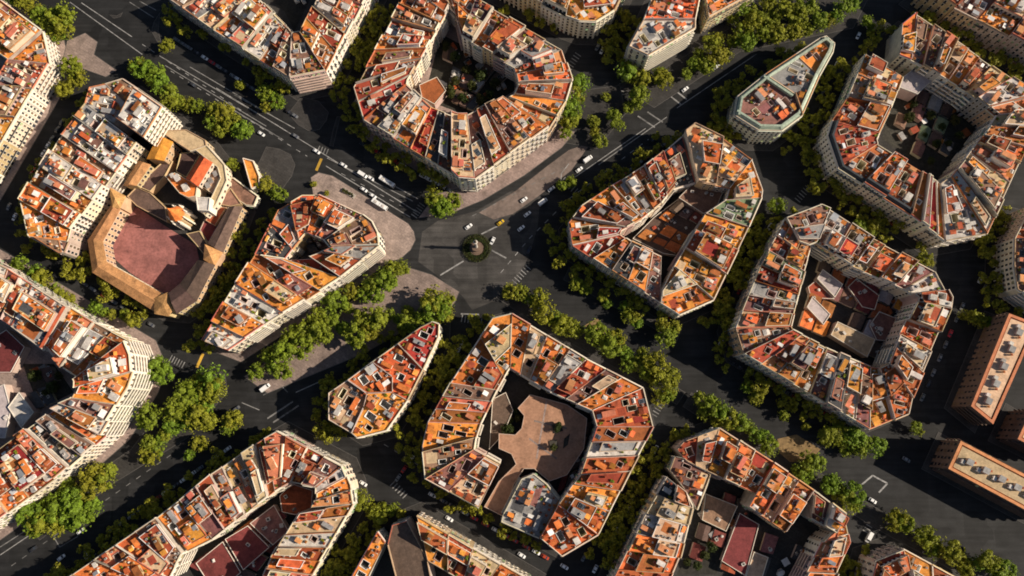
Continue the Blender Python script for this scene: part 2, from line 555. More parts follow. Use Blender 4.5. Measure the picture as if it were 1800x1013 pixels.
def house(poly, marks, code, H, label, group, block, zr, opts=(), attic=None):
    """poly: world xy list; marks per edge: s street, c courtyard, p party"""
    NH[0] += 1
    rnd = random.Random(NH[0] * 131 + 5)
    P = [Vector(p[:2]) for p in poly]
    # drop duplicate points
    q, mk = [], []
    for i in range(len(P)):
        if (P[i] - P[(i + 1) % len(P)]).length > 0.6:
            q.append(P[i]); mk.append(marks[i])
    P = q
    if len(P) < 3:
        return
    if area(P) < 0:
        n = len(P)
        P2 = P[::-1]
        mk = [mk[(n - 2 - i) % n] for i in range(n)]
        P = P2
    BLOCKS.setdefault(block, []).extend((p.x, p.y) for p in P)
    P = offset(P, -0.02)
    n = len(P)
    cen = sum(P, Vector((0, 0))) / n
    root = empty('house', (cen.x, cen.y, 0))
    tag(root, label, 'house', group)
    fac = rnd.choice(opts_get(opts, 'fac', ['cream', 'ivory', 'ivory', 'cream', 'ochre', 'rose', 'stone']))
    # main direction: longest street edge
    se = [i for i in range(n) if mk[i] == 's'] or list(range(n))
    k0 = max(se, key=lambda i: (P[(i + 1) % n] - P[i]).length)
    d = (P[(k0 + 1) % n] - P[k0]).normalized()
    nin = Vector((-d.y, d.x))
    us = [(p - cen).dot(d) for p in P]
    vs = [(p - P[k0]).dot(nin) for p in P]
    u0, u1, D = min(us), max(us), max(vs)
    mid = (P[k0] + P[(k0 + 1) % n]) / 2
    rects = []

    def free(c, hx, hy, m=0.25):
        cs = [c + d * (a * hx) + nin * (b * hy) for a in (-1, 1) for b in (-1, 1)]
        for p in cs:
            if not inside(p, P) or edge_dist(p, P) < m:
                return False
        cu, cv = (c - cen).dot(d), (c - cen).dot(nin)
        for (ru, rv, rx, ry) in rects:
            if abs(cu - ru) < hx + rx + .12 and abs(cv - rv) < hy + ry + .12:
                return False
        return True

    AT, AH = None, 0.0
    if attic:
        AT = ccw(attic)
        AH = rnd.choice([2.7, 3.0, 3.3, 4.4, 6.2])

    def zone(c, hx, hy, m=.3):
        """1 = wholly on the attic roof, 0 = wholly on the main roof, -1 = across its wall"""
        if not AT:
            return 0
        ins = [inside(c + d * (a * hx / 2) + nin * (b * hy / 2), AT) for a in (-2, 0, 2) for b in (-2, 0, 2)]
        if all(ins):
            return 1 if all(edge_dist(c + d * (a * hx) + nin * (b * hy), AT) > m for a in (-1, 1) for b in (-1, 1)) else -1
        return -1 if any(ins) or any(abs((p - c).dot(d)) < hx + .1 and abs((p - c).dot(nin)) < hy + .1 for p in AT) else 0

    def take(c, hx, hy):
        rects.append(((c - cen).dot(d), (c - cen).dot(nin), hx, hy))

    A = abs(area(P))
    # light wells (real shafts)
    wells = []
    for _ in range(0 if 'nowell' in opts else (3 if A > 260 else 2 if A > 130 else 1 if A > 60 else 0)):
        for t in range(14):
            c = cen + d * rnd.uniform(u0, u1) * 0.85 + nin * rnd.uniform(-.22, .22) * D
            hx, hy = rnd.uniform(1.0, 2.1), rnd.uniform(1.3, 3.2)
            if free(c, hx, hy, 0.7) and zone(c, hx + .4, hy + .4) == 0:
                take(c, hx + .3, hy + .3)
                wells.append([c + d * (a * hx) + nin * (b * hy) for a, b in ((-1, -1), (1, -1), (1, 1), (-1, 1))])
                break
    # walls
    bw = MB((cen.x, cen.y, 0))
    for i in range(n):
        a, b = P[i], P[(i + 1) % n]
        bw.add([(a.x, a.y, 0), (b.x, b.y, 0), (b.x, b.y, H), (a.x, a.y, H)], [(0, 1, 2, 3)], 1 if mk[i] == 'p' else 0)
    bw.build('wall', [fac, 'party'], root)
    # roof cap with the wells cut out
    br = MB((cen.x, cen.y, 0))
    loops = [[Vector((p.x, p.y, 0)) for p in P]] + [[Vector((p.x, p.y, 0)) for p in w] for w in wells]
    flat = [(p.x, p.y, H) for lp in loops for p in lp]
    tris = []
    for t in tessellate_polygon(loops):
        a, b, c = flat[t[0]], flat[t[1]], flat[t[2]]
        s = (b[0] - a[0]) * (c[1] - a[1]) - (b[1] - a[1]) * (c[0] - a[0])
        if abs(s) > 1e-7:
            tris.append(tuple(t) if s > 0 else (t[0], t[2], t[1]))
    br.add(flat, tris, 0)
    br.build('roof', code, root)
    for w in wells:
        b = MB((cen.x, cen.y, 0))
        z0 = max(1.0, H - rnd.uniform(8, 15))
        b.add([(p.x, p.y, z0) for p in w] + [(p.x, p.y, H) for p in w], [(i, 4 + i, 4 + (i + 1) % 4, (i + 1) % 4) for i in range(4)] + [(0, 1, 2, 3)], 0)
        lip = offset(w, .22)
        b.add([(p.x, p.y, H + .005) for p in lip] + [(p.x, p.y, H + .5) for p in lip] + [(p.x, p.y, H + .5) for p in w] + [(p.x, p.y, H) for p in w],
              [(i, (i + 1) % 4, 4 + (i + 1) % 4, 4 + i) for i in range(4)] + [(4 + i, 4 + (i + 1) % 4, 8 + (i + 1) % 4, 8 + i) for i in range(4)] + [(8 + i, 8 + (i + 1) % 4, 12 + (i + 1) % 4, 12 + i) for i in range(4)], 0)
        b.build('light_well', rnd.choice(['cream', 'whitewash', 'rose']), root)
    # parapets, party walls, cornice
    bp = MB((cen.x, cen.y, 0))
    seen_p = 0
    for i in range(n):
        a, b = P[i], P[(i + 1) % n]
        L = (b - a).length
        e = (b - a) / L
        ni = Vector((-e.y, e.x))
        if mk[i] == 's' or mk[i] == 'c':
            h = (1.0 if mk[i] == 's' else 0.8) + rnd.uniform(-.12, .12)
            bp.box((a + b) / 2 + ni * 0.17, e, L / 2 - rnd.uniform(.01, .05), 0.17, H, H + h, 0)
            bc = MB((cen.x, cen.y, 0))
            bc.box((a + b) / 2 - ni * 0.24, e, L / 2 - rnd.uniform(.03, .08), 0.235, H - 0.55 - rnd.uniform(0, .2), H - 0.1 + rnd.uniform(0, .12), 0, bottom=True)
            bc.build('cornice', 'ivory' if fac in ('cream', 'ivory') else fac, root)
        else:
            seen_p += 1
            h = rnd.choice([0.3, 0.5, 0.9, 1.4, 2.2, 3.0]) if seen_p % 2 else rnd.uniform(.2, .4)
            bp.box((a + b) / 2 + ni * 0.13, e, L / 2 - rnd.uniform(.38, .45), 0.13, H, H + h, 1)
    bp.build('parapet', ['cream' if rnd.random() < .6 else ('c' if rnd.random() < .5 else 's'), rnd.choice(['ivory', 'party', 'c', 't', 's', 'party', 'rose'])], root)
    # windows and balconies
    bwi, bba = MB((cen.x, cen.y, 0)), MB((cen.x, cen.y, 0))
    st = opts_get(opts, 'style', None)
    for i in range(n):
        if mk[i] in 'sc':
            s = (rnd.choice(st) if st else rnd.choice(['balc', 'balc', 'long', 'piers', 'balc'])) if mk[i] == 's' else rnd.choice(['gallery', 'bands', 'plain'])
            facade(bwi, bba, P[i], P[(i + 1) % n], H, rnd, s, 0.0)
    if bwi.v:
        bwi.build('windows', ['glass', 'ivory', 'shutter'], root, 'stuff')
    if bba.v:
        bba.build('balconies', ['ivory' if fac != 'rose' else 'rose', 'iron', 'canvas'], root, 'stuff')
    # mansard along the street edges
    if 'slate' in opts or 'copper' in opts:
        b_ = MB((cen.x, cen.y, 0))
        for i in range(n):
            if mk[i] == 's':
                a, b = P[i], P[(i + 1) % n]
                e = (b - a).normalized(); ni = Vector((-e.y, e.x))
                a0, b0 = a + ni * .4, b + ni * .4
                a1, b1 = a + ni * 2.0, b + ni * 2.0
                a2, b2 = a + ni * 3.2, b + ni * 3.2
                hh = 2.6 + rnd.uniform(-.1, .1)
                b_.add([(a0.x, a0.y, H), (b0.x, b0.y, H), (b1.x, b1.y, H + hh), (a1.x, a1.y, H + hh), (b2.x, b2.y, H + hh), (a2.x, a2.y, H + hh), (b2.x, b2.y, H), (a2.x, a2.y, H)],
                       [(0, 1, 2, 3), (3, 2, 4, 5), (5, 4, 6, 7), (0, 3, 5, 7), (1, 6, 4, 2)], 0)
                m = (a + b) / 2 + ni * 1.8
                rects.append(((m - cen).dot(d), (m - cen).dot(nin), (b - a).length / 2 * abs(e.dot(d)) + 1.6 * abs(ni.dot(d)), (b - a).length / 2 * abs(e.dot(nin)) + 1.6 * abs(ni.dot(nin))))
        b_.build('mansard', 'slate' if 'slate' in opts else 'copper', root)
    rz = math.atan2(d.y, d.x)
    if AT:
        b = MB((cen.x, cen.y, 0))
        b.prism(AT, H, H + AH, 0, top=False)
        at = b.build('attic', rnd.choice(['cream', 'ivory', 'whitewash', 'rose', fac]), root)
        b = MB((cen.x, cen.y, 0))
        b.prism(offset(AT, .3), H + AH, H + AH + .2, 0, bottom=True)
        b.build('attic_roof', rnd.choice(ALT.get(code, 'mt') + code + 'ottc'), at)
        b, b2 = MB((cen.x, cen.y, 0)), MB((cen.x, cen.y, 0))
        for i in range(4):
            a_, c_ = AT[i], AT[(i + 1) % 4]
            e = (c_ - a_).normalized(); ni = Vector((-e.y, e.x)); L = (c_ - a_).length
            b.box((a_ + c_) / 2 + ni * .0, e, L / 2 - rnd.uniform(.02, .08), .14, H + AH + .2, H + AH + rnd.uniform(.5, .9), 0)
            if abs(e.dot(d)) > .7:
                k = max(1, int(L / 2.6))
                for j in range(k):
                    q_ = a_ + e * L * (j + .5) / k - ni * .02
                    b2.box(q_, e, .8, .05, H + .15, H + 2.25, 0)
        b.build('parapet', rnd.choice(['cream', 'ivory', 's', 'c', 'whitewash']), at)
        if b2.v:
            b2.build('windows', 'glass', at, 'stuff')

    def put(key, c, sx, sy, sz, rot=0.0, z=None):
        nm = NAMEOF[key.split('_')[0]]
        if z is None:
            z = H + (AH + .2 if zone(c, .1, .1) == 1 else 0)
        place(U[key], nm, root, (c.x - cen.x, c.y - cen.y, z), rz + rot, (sx, sy, sz))

    if 'bare' in opts:
        return root
    # differently tiled terrace fields: thin slabs on the roof
    for k in range(rnd.choice([3, 4, 5, 6])):
        for t in range(8):
            hx, hy = rnd.uniform(1.6, 4.6), rnd.uniform(1.8, 4.5)
            c = cen + d * rnd.uniform(u0, u1) * .9 + nin * rnd.uniform(-.48, .48) * D
            zn = zone(c, hx, hy)
            if zn >= 0 and free(c, hx, hy, 0.42):
                take(c, hx, hy) if rnd.random() < .35 else None
                b = MB((cen.x, cen.y, 0))
                zb = H + (AH + .2 if zn else 0)
                b.box(c, d, hx, hy, zb, zb + 0.06 + 0.03 * k, 0)
                b.build('terrace', rnd.choice(ALT.get(code, 'mt') * 2 + 'otottcmc'), root)
                break
    # stair heads
    for k in range(1 if A < 140 else 2 if A < 420 else 3):
        for t in range(18):
            hx, hy, hz = rnd.uniform(1.1, 1.9), rnd.uniform(1.8, 4.2), rnd.uniform(2.4, 3.6)
            c = cen + d * rnd.uniform(u0, u1) * .6 + nin * rnd.uniform(-.3, .3) * D
            zn = zone(c, hx, hy)
            if zn >= 0 and free(c, hx, hy, 0.5):
                take(c, hx, hy)
                key = rnd.choice(['stair_white', 'stair_cream', 'stair_cream', 'stair_grey', 'stair_tile', 'stair_rust'])
                put(key, c, hx * 2, hy * 2, hz)
                if rnd.random() < .5:
                    put('ac', c + nin * rnd.uniform(-.5, .5) * hy, 1.3, .9, .9, z=H + hz + (AH + .2 if zn else 0))
                break
    # penthouse volumes set back from the street
    if rnd.random() < 0.45 and A > 120:
        for t in range(12):
            hx, hy, hz = rnd.uniform(2.2, 4.2), rnd.uniform(2.2, 4.5), rnd.uniform(2.6, 3.2)
            c = cen + d * rnd.uniform(u0, u1) * .6 + nin * rnd.uniform(-.42, .42) * D
            if zone(c, hx + .3, hy + .3) == 0 and free(c, hx, hy, 1.0):
                take(c, hx, hy)
                b = MB((cen.x, cen.y, 0))
                b.box(c, d, hx, hy, H, H + hz, 0)
                pt = b.build('penthouse', rnd.choice(['cream', 'ivory', 'rose', 'whitewash']), root)
                b = MB((cen.x, cen.y, 0))
                b.box(c, d, hx + .25, hy + .25, H + hz, H + hz + .22, 0, bottom=True)
                b.build('roof_slab', rnd.choice(ALT.get(code, 'mt') + 'oo'), pt)
                break
    # sheds, lean-tos, skylights and small clutter
    clutter = ['shed_tile', 'shed_rust', 'lean_tile', 'lean_tile', 'lean_grey', 'skylight', 'skylight_w', 'stair_white', 'stair_cream', 'awning', 'awning_o']
    for k in range(int(A / 38) + 1):
        key = rnd.choice(clutter)
        for t in range(7):
            hx, hy, hz = rnd.uniform(.9, 2.2), rnd.uniform(.9, 2.4), rnd.uniform(1.9, 2.8)
            if key.startswith('skylight'):
                hz = rnd.uniform(.6, 1.2)
            c = cen + d * rnd.uniform(u0, u1) * .95 + nin * rnd.uniform(-.5, .5) * D
            if zone(c, hx, hy) >= 0 and free(c, hx, hy, 0.5):
                take(c, hx, hy)
                put(key, c, hx * 2, hy * 2, hz, rnd.choice([0, math.pi]))
                break
    for k in range(int(A / 17) + 4):
        key = rnd.choice(['chimney', 'chimney', 'ac', 'ac', 'tank', 'planter', 'chimney'])
        for t in range(5):
            h_ = rnd.uniform(.35, .6)
            c = cen + d * rnd.uniform(u0, u1) + nin * rnd.uniform(-.5, .5) * D
            if zone(c, h_, h_) >= 0 and free(c, h_, h_, 0.45):
                take(c, h_, h_)
                sz = {'chimney': rnd.uniform(1.6, 2.6), 'ac': 1.0, 'tank': 1.5, 'planter': 1.1}[key]
                put(key, c, h_ * 2.2, h_ * (3.2 if key == 'planter' else 1.9), sz)
                break
    return root


def opts_get(opts, key, default):
    for o in opts:
        if isinstance(o, tuple) and o[0] == key:
            return o[1]
    return default


def sub(line, t0, t1):
    """points of a polyline between normalised lengths t0 and t1"""
    if len(line) == 1:
        return [line[0]]
    Ls = [(line[i + 1] - line[i]).length for i in range(len(line) - 1)]
    T = sum(Ls) or 1e-6
    acc, out = 0.0, []
    def at(t):
        s = t * T
        for i, l in enumerate(Ls):
            if s <= l + 1e-6 or i == len(Ls) - 1:
                return line[i].lerp(line[i + 1], min(1, s / l if l else 0))
            s -= l
    out.append(at(t0))
    for i, l in enumerate(Ls[:-1]):
        acc += l
        if t0 + 1e-4 < acc / T < t1 - 1e-4:
            out.append(line[i + 1])
    out.append(at(t1))
    return out


LABELS = {}


def row(block, outer, inner, codes, where, frm, H=22.0, zr=22.0, opts=(), dh=None, through=False):
    """a row of houses between a street line and a courtyard line (photo pixels at roof level zr)"""
    o = [W(p, zr).xy for p in outer]
    c = [W(p, zr).xy for p in inner]
    o, c = [Vector(p) for p in o], [Vector(p) for p in c]
    n = len(codes)
    ts = [0.0] + [(i + RND.uniform(-.12, .12)) / n for i in range(1, n)] + [1.0]
    for i, code in enumerate(codes):
        a, b = sub(o, ts[i], ts[i + 1]), sub(c, ts[i], ts[i + 1])
        poly = a + b[::-1]
        marks = ['s'] * (len(a) - 1) + ['p'] + (['s' if through else 'c'] * (len(b) - 1)) + ['p']
        if len(b) == 1:
            marks = ['s'] * (len(a) - 1) + ['p', 'p']
        cnt = codes[:i].count(code)
        tot = codes.count(code)
        lab = (ORD[cnt] + ' ' if tot > 1 else '') + DESC[code] + ' house ' + (frm + ' ' if tot > 1 else '') + where
        h = H + RND.uniform(-3.0, 2.6) + (dh[i] if dh else 0)
        att = None
        if len(b) > 1 and (b[-1] - b[0]).length > 4.5 and (a[-1] - a[0]).length > 4.5 and RND.random() < .8 and 'copper' not in opts and 'slate' not in opts:
            v0, v1 = RND.choice([(.12, .5), (.2, .62), (.3, .8), (.45, .88), (.15, .8), (.5, .93)])
            f = lambda u, v: a[0].lerp(a[-1], u).lerp(b[0].lerp(b[-1], u), v)
            w = max(3.0, (a[-1] - a[0]).length)
            e0, e1 = RND.choice([(.35 / w, 1 - .35 / w), (.35 / w, .62), (.38, 1 - .35 / w), (.35 / w, 1 - .35 / w)])
            att = [f(e0, v0), f(e1, v0), f(e1, v1), f(e0, v1)]
        house(poly, marks, code, h, lab, 'houses of ' + block, block, zr, opts, att)


def lone(block, pts, marks, code, label, H=22.0, zr=22.0, opts=()):
    poly = [W(p, zr).xy for p in pts]
    return house(poly, list(marks), code, H, label, 'houses of ' + block, block, zr, opts)


# ------------------------------------------------------------------ the setting: ground, pavements, markings
def flat(name, pts, z, m, parent=None, kind=None, thick=0.0):
    """a level sheet (or slab) over world points"""
    P = [Vector(p[:2]) for p in pts]
    if area(P) < 0:
        P = P[::-1]
    b = MB()
    if thick:
        b.prism(P, z - thick, z, 0)
    else:
        loops = [[Vector((p.x, p.y, 0)) for p in P]]
        fl = [(p.x, p.y, z) for p in P]
        tr = []
        for t in tessellate_polygon(loops):
            a, c, e = fl[t[0]], fl[t[1]], fl[t[2]]
            s = (c[0] - a[0]) * (e[1] - a[1]) - (c[1] - a[1]) * (e[0] - a[0])
            tr.append(tuple(t) if s > 0 else (t[0], t[2], t[1]))
        b.add(fl, tr, 0)
    return b.build(name, m, parent, kind)


g = MB()
g.prism([(-1500, -1500), (1500, -1500), (1500, 1500), (-1500, 1500)], -0.5, 0.0, 0)
ground = g.build('ground', 'asphalt', None, 'structure')


def pavement(poly, m='pave2', z=0.14, name='pavement'):
    P = [Vector(p[:2]) for p in poly]
    if area(P) < 0:
        P = P[::-1]
    b = MB()
    b.prism(P, 0.0, z, 0)
    o = b.build(name, m, None, 'structure')
    # kerb: a ring of stone 25 mm proud of the slabs
    I = offset(P, -0.32)
    n = len(P)
    b = MB()
    for i in range(n):
        j = (i + 1) % n
        E = offset(P, 0.012)
        b.add([(E[i].x, E[i].y, 0), (E[j].x, E[j].y, 0), (E[j].x, E[j].y, z + .025), (E[i].x, E[i].y, z + .025), (I[j].x, I[j].y, z + .025), (I[i].x, I[i].y, z + .025), (I[j].x, I[j].y, z), (I[i].x, I[i].y, z)],
              [(0, 1, 2, 3), (3, 2, 4, 5), (5, 4, 6, 7)], 0)
    b.build('kerb', 'kerb', o)
    return o


# ------------------------------------------------------------------ the blocks of houses
B = 'the tan banded corner block'
tan = (('fac', ['cream', 'ochre', 'ivory']), ('style', ['bands', 'long', 'piers']))
row(B, [(66, 48), (-50, -38)], [(8, 100), (-110, 20)], 'omo', 'of the tan banded block beside the marked avenue', 'from the tip', opts=tan, H=18)
row(B, [(66, 48), (79, 107)], [(8, 100)], 'o', 'on the chamfered tip of the tan banded block', '', opts=tan, H=18)
row(B, [(79, 107), (40, 173), (-2, 245), (-60, 343)], [(8, 100), (-34, 172), (-75, 245), (-130, 343)], 'mtowo', 'of the tan banded block, facing the convent row', 'from the tip', opts=tan, H=18)

B = 'the convent row'
row(B, [(150, 182), (98, 247), (36, 352)], [(240, 250), (186, 322), (126, 404)], 'gwmwto', 'of the convent row on the narrow street', 'from the avenue')
row(B, [(36, 352), (50, 415), (106, 446)], [(126, 404), (122, 420), (112, 444)], 'om', 'on the rear corner of the convent row', '')
lone(B, [(150, 182), (158, 154), (186, 148), (226, 188), (200, 218)], 'ssppp', 'w', 'white-roofed house on the avenue corner of the convent row')
lone(B, [(186, 148), (216, 139), (248, 160), (222, 212), (208, 203), (226, 188)], 'sspppp', 'm', 'mauve-brown roofed house beside the tall banded flats on the convent row')
lone(B, [(240, 158), (290, 193), (258, 246), (211, 213)], 'sspp', 'w', 'tall white banded apartment building overlooking the tan convent roofs', H=31, zr=27, opts=(('fac', ['ivory']), ('style', ['bands'])))

B = 'the great court block'
row(B, [(640, 212), (623, 156), (706, 0), (733, -50)], [(715, 150), (716, 143), (772, 44), (790, 10)], 'rtmtotmot', 'on the great court block narrow street', 'from the avenue')
row(B, [(733, -50), (765, -46), (837, 0)], [(790, 10), (800, 22), (812, 66)], 'mt', 'at the far corner of the great court block', '')
row(B, [(837, 0), (987, 85)], [(812, 66), (905, 118)], 'mtomg', 'on the great court side facing the round corner', 'from far end')
row(B, [(987, 85), (1006, 142), (995, 178)], [(905, 118), (912, 150), (905, 165)], 'sot', 'at the tree-side chamfer of the great court block', '')
row(B, [(995, 178), (964, 228)], [(905, 165), (885, 176)], 'oo', 'of the great court block, behind the lit street trees', 'from the chamfer')
row(B, [(964, 228), (836, 320)], [(885, 176), (823, 208)], 'omtm', 'in the cream great court facade above the roundabout', 'from the trees', H=29, opts=(('fac', ['ivory', 'ivory', 'cream']), ('style', ['balc', 'long'])))
row(B, [(836, 320), (808, 318), (795, 306)], [(823, 208), (806, 208), (795, 204)], 'c', 'on the blunt corner of the great court block above the roundabout', '', H=27, opts=(('fac', ['ivory']),))
row(B, [(795, 306), (722, 263)], [(795, 204), (758, 190)], 'mkr', 'of the great court block facing the marked avenue', 'from the roundabout')
row(B, [(722, 263), (640, 212)], [(758, 190), (715, 150)], 'gwm', 'of the great court block, beside the white party wall', 'from that wall', H=24)

B = 'the rounded wedge block'
row(B, [(447, 447), (487, 368), (530, 343), (561, 343)], [(500, 455), (520, 428), (534, 412), (540, 409)], 'kgo', 'at the paved plaza end of the rounded wedge block', '')
row(B, [(561, 343), (640, 380)], [(540, 409), (572, 424)], 'om', 'of the rounded wedge block along the plaza', 'from the avenue', opts=(('style', ['balc']),))
row(B, [(640, 380), (656, 392), (666, 412), (668, 434)], [(572, 424), (580, 434), (582, 438)], 'm', 'on the rounded tip of the wedge block', '', H=24)
row(B, [(668, 434), (599, 488)], [(582, 438), (545, 452)], 'gr', 'of the rounded wedge block above the boulevard trees', '', opts=(('fac', ['ivory', 'cream']), ('style', ['balc', 'bands'])))
row(B, [(599, 488), (545, 522), (476, 564), (400, 616)], [(500, 455), (447, 447), (410, 505), (353, 598)], 'otowow', 'running through the rounded wedge block', 'from its courtyard', through=True, opts=(('fac', ['ivory', 'cream']), ('style', ['balc', 'bands'])))
lone(B, [(545, 452), (599, 488), (548, 472), (500, 455)], 'pppp', 't', 'low rust-terraced house in the middle of the rounded wedge block', H=17)

B = 'the striped curved corner block'
row(B, [(-70, 425), (-14, 458), (18, 474)], [(-100, 500), (-40, 545), (-10, 552)], 'tw', 'of the striped corner block, at its treed corner', '')
row(B, [(18, 474), (63, 503)], [(-10, 552), (26, 575)], 'mw', 'of the striped corner block facing the convent', '')
row(B, [(63, 503), (122, 540)], [(26, 575), (80, 614)], 'g', 'with dark courtyard pits, facing the convent', '', H=24)
row(B, [(122, 540), (166, 567)], [(80, 614), (108, 646)], 'os', 'facing the convent cloister across the street trees', '')
row(B, [(166, 567), (233, 602)], [(108, 646), (145, 668)], 'mt', 'next to the striped curved corner', '')
strip = (('fac', ['ivory']), ('style', ['bands']))
row(B, [(233, 602), (243, 626), (246, 654), (236, 682), (217, 712)], [(145, 668), (147, 672), (147, 680), (145, 690), (140, 700)], 'oo', 'in the striped curved corner', 'from the convent', H=30, opts=strip)
row(B, [(217, 712), (185, 765)], [(140, 700), (98, 718)], 'mw', 'beside the striped curved corner, above the boulevard', '', H=29, opts=strip)
row(B, [(185, 765), (98, 841)], [(98, 718), (28, 766)], 'omks', 'of the striped corner block along the boulevard', '', opts=(('fac', ['ivory', 'cream']),))
row(B, [(98, 841), (-5, 915), (-80, 968)], [(28, 766), (-60, 832), (-130, 885)], 'tost', 'of the striped corner block above the dense tree clump', 'from the crossing', opts=(('fac', ['ivory', 'cream']),))

B = 'the small almond wedge'
lone(B, [(578, 691), (578, 738), (619, 762), (640, 716), (646, 692), (612, 668)], 'ssppps', 'm', 'mauve-brown roofed house on the blunt end of the small almond wedge')
lone(B, [(619, 762), (628, 770), (680, 757), (717, 704), (690, 690), (646, 692), (640, 716)], 'sssppp' + 'p', 'o', 'orange-terraced house on the round corner of the small almond wedge')
lone(B, [(612, 668), (655, 636), (690, 662), (690, 690), (646, 692)], 'spppp', 't', 'rust-terraced house in the middle of the small almond wedge')
lone(B, [(655, 636), (700, 604), (744, 650), (717, 704), (690, 690), (690, 662)], 'spsppp', 'o', 'orange-terraced house behind the thin tip of the small almond wedge')
lone(B, [(700, 604), (739, 576), (760, 566), (772, 570), (771, 592), (744, 650)], 'sssssp', 'r', 'deep red roofed house on the thin tip of the small almond wedge')

B = 'the brown patio block'
row(B, [(900, 552), (1032, 631)], [(897, 647), (970, 690)], 'ocog', 'of the brown patio block along the treed promenade', 'from the roundabout')
row(B, [(1032, 631), (1132, 682)], [(970, 690), (1042, 722)], 'rmo', 'of the brown patio block, next to its promenade chamfer', '')
row(B, [(1132, 682), (1149, 750)], [(1042, 722), (1050, 750)], 't', 'on the promenade chamfer of the brown patio block', '')
row(B, [(1149, 750), (1108, 828)], [(1050, 750), (1020, 834)], 'twt', 'of the brown patio block, near the promenade chamfer', 'from that chamfer')
row(B, [(1108, 828), (1052, 940)], [(1020, 834), (982, 888)], 'too', 'of the brown patio block on its side street', 'from the promenade')
lone(B, [(982, 888), (1052, 940), (988, 978), (950, 946)], 'pssp', 'o', 'orange-terraced house on the chamfer beside the grey municipal building')
row(B, [(900, 552), (866, 560), (792, 673)], [(897, 647), (894, 650), (874, 686)], 'oo', 'of the brown patio block facing the small almond wedge', 'from the roundabout')
row(B, [(792, 673), (752, 742)], [(874, 686), (845, 745)], 'mst', 'of the brown patio block, beyond its orange roundabout corner', '')
row(B, [(752, 742), (742, 784), (748, 842)], [(845, 745), (838, 766), (834, 790)], 'om', 'on the blunt chamfer of the brown patio block', '')
row(B, [(748, 842), (842, 893)], [(834, 790), (880, 815)], 'mc', 'of the brown patio block beside the passage into its court', '')
lone(B, [(884, 906), (917, 842), (938, 833), (961, 851), (983, 879), (948, 947), (881, 918)], 'ccccpss', 'g', 'grey-roofed municipal building closing the brown patio', H=15, zr=16, opts=('nowell', ('fac', ['stone'])))

B = 'the beige corner block'
row(B, [(1205, 230), (1222, 217), (1275, 243), (1324, 279)], [(1228, 318), (1236, 322), (1262, 326), (1284, 330)], 'cc', 'with broad bare terrace on the beige corner block', 'from the boulevard', opts=('nowell',))
row(B, [(1324, 279), (1343, 332), (1341, 346)], [(1284, 330), (1280, 345), (1278, 350)], 'o', 'on the rounded chamfer of the beige corner block', '')
row(B, [(1341, 346), (1318, 398)], [(1278, 350), (1242, 374)], 'n', 'of the beige corner block', '')
row(B, [(1318, 398), (1256, 527)], [(1242, 374), (1186, 468)], 'oto', 'of the beige corner block on the narrow street', 'from the green-edged house')
row(B, [(1256, 527), (1196, 553), (1162, 532)], [(1186, 468), (1170, 500), (1164, 510)], 'o', 'on the promenade chamfer of the beige corner block', '')
row(B, [(1162, 532), (1075, 476)], [(1164, 450), (1110, 425)], 'mok', 'of the beige corner block above the promenade', '')
row(B, [(1075, 476), (1006, 431)], [(1110, 425), (1090, 412)], 'ot', 'of the beige corner block near the roundabout trees', '')
row(B, [(1006, 431), (1000, 392), (1022, 363), (1075, 328)], [(1090, 412), (1092, 405), (1102, 400), (1128, 385)], 'tmo', 'on the boulevard corner of the beige corner block', '')
row(B, [(1075, 328), (1132, 292)], [(1128, 385), (1162, 358)], 'owt', 'of the beige corner block along the boulevard', '')
row(B, [(1132, 292), (1166, 266)], [(1162, 358), (1186, 328)], 'rs', 'of the beige corner block along the boulevard', '')
row(B, [(1166, 266), (1203, 234)], [(1186, 328), (1226, 316)], 'k', 'of the beige corner block in the dark gap by the beige terraces', '', H=17)

B = 'the pale sheds block'
row(B, [(1381, 384), (1442, 361), (1458, 368)], [(1402, 426), (1420, 432), (1434, 427)], 'm', 'on the near boulevard chamfer of the pale sheds block', '', H=23)
row(B, [(1458, 368), (1535, 418)], [(1434, 427), (1499, 468)], 'wt', 'of the pale sheds block, facing the black mansard block', '')
row(B, [(1535, 418), (1612, 459)], [(1499, 468), (1575, 500)], 'coo', 'of the pale sheds block, facing the black mansards', 'from its white roof')
row(B, [(1612, 459), (1646, 477), (1671, 524), (1668, 545)], [(1575, 500), (1596, 510), (1612, 524), (1610, 532)], 'mwt', 'on the rounded chamfer of the pale sheds block', '')
row(B, [(1668, 545), (1637, 618)], [(1610, 532), (1582, 588)], 'to', 'of the pale sheds block facing the long slab flats', '')
row(B, [(1637, 618), (1602, 700)], [(1582, 588), (1562, 640)], 'wt', 'of the pale sheds block, farther along toward the lower crossing', '')
row(B, [(1602, 700), (1596, 728), (1531, 755)], [(1562, 640), (1545, 648), (1532, 645)], 'oo', 'on the pale sheds block lower crossing chamfer', 'from the slabs')
row(B, [(1531, 755), (1425, 692)], [(1532, 645), (1455, 612)], 'mwkm', 'of the pale sheds block, along the shaded promenade', 'from the crossing')
row(B, [(1425, 692), (1306, 622)], [(1455, 612), (1392, 580)], 'otst', 'of the pale sheds block, near its promenade chamfer', 'from the crossing')
row(B, [(1306, 622), (1292, 577)], [(1392, 580), (1390, 574)], 'm', 'on the promenade chamfer of the pale sheds block', '')
row(B, [(1292, 577), (1337, 467)], [(1390, 574), (1408, 500)], 'cmgr', 'of the pale sheds block, facing the beige corner block', '')
row(B, [(1337, 467), (1381, 384)], [(1408, 500), (1428, 430)], 'nto', 'of the pale sheds block, facing the green-edged house', '')

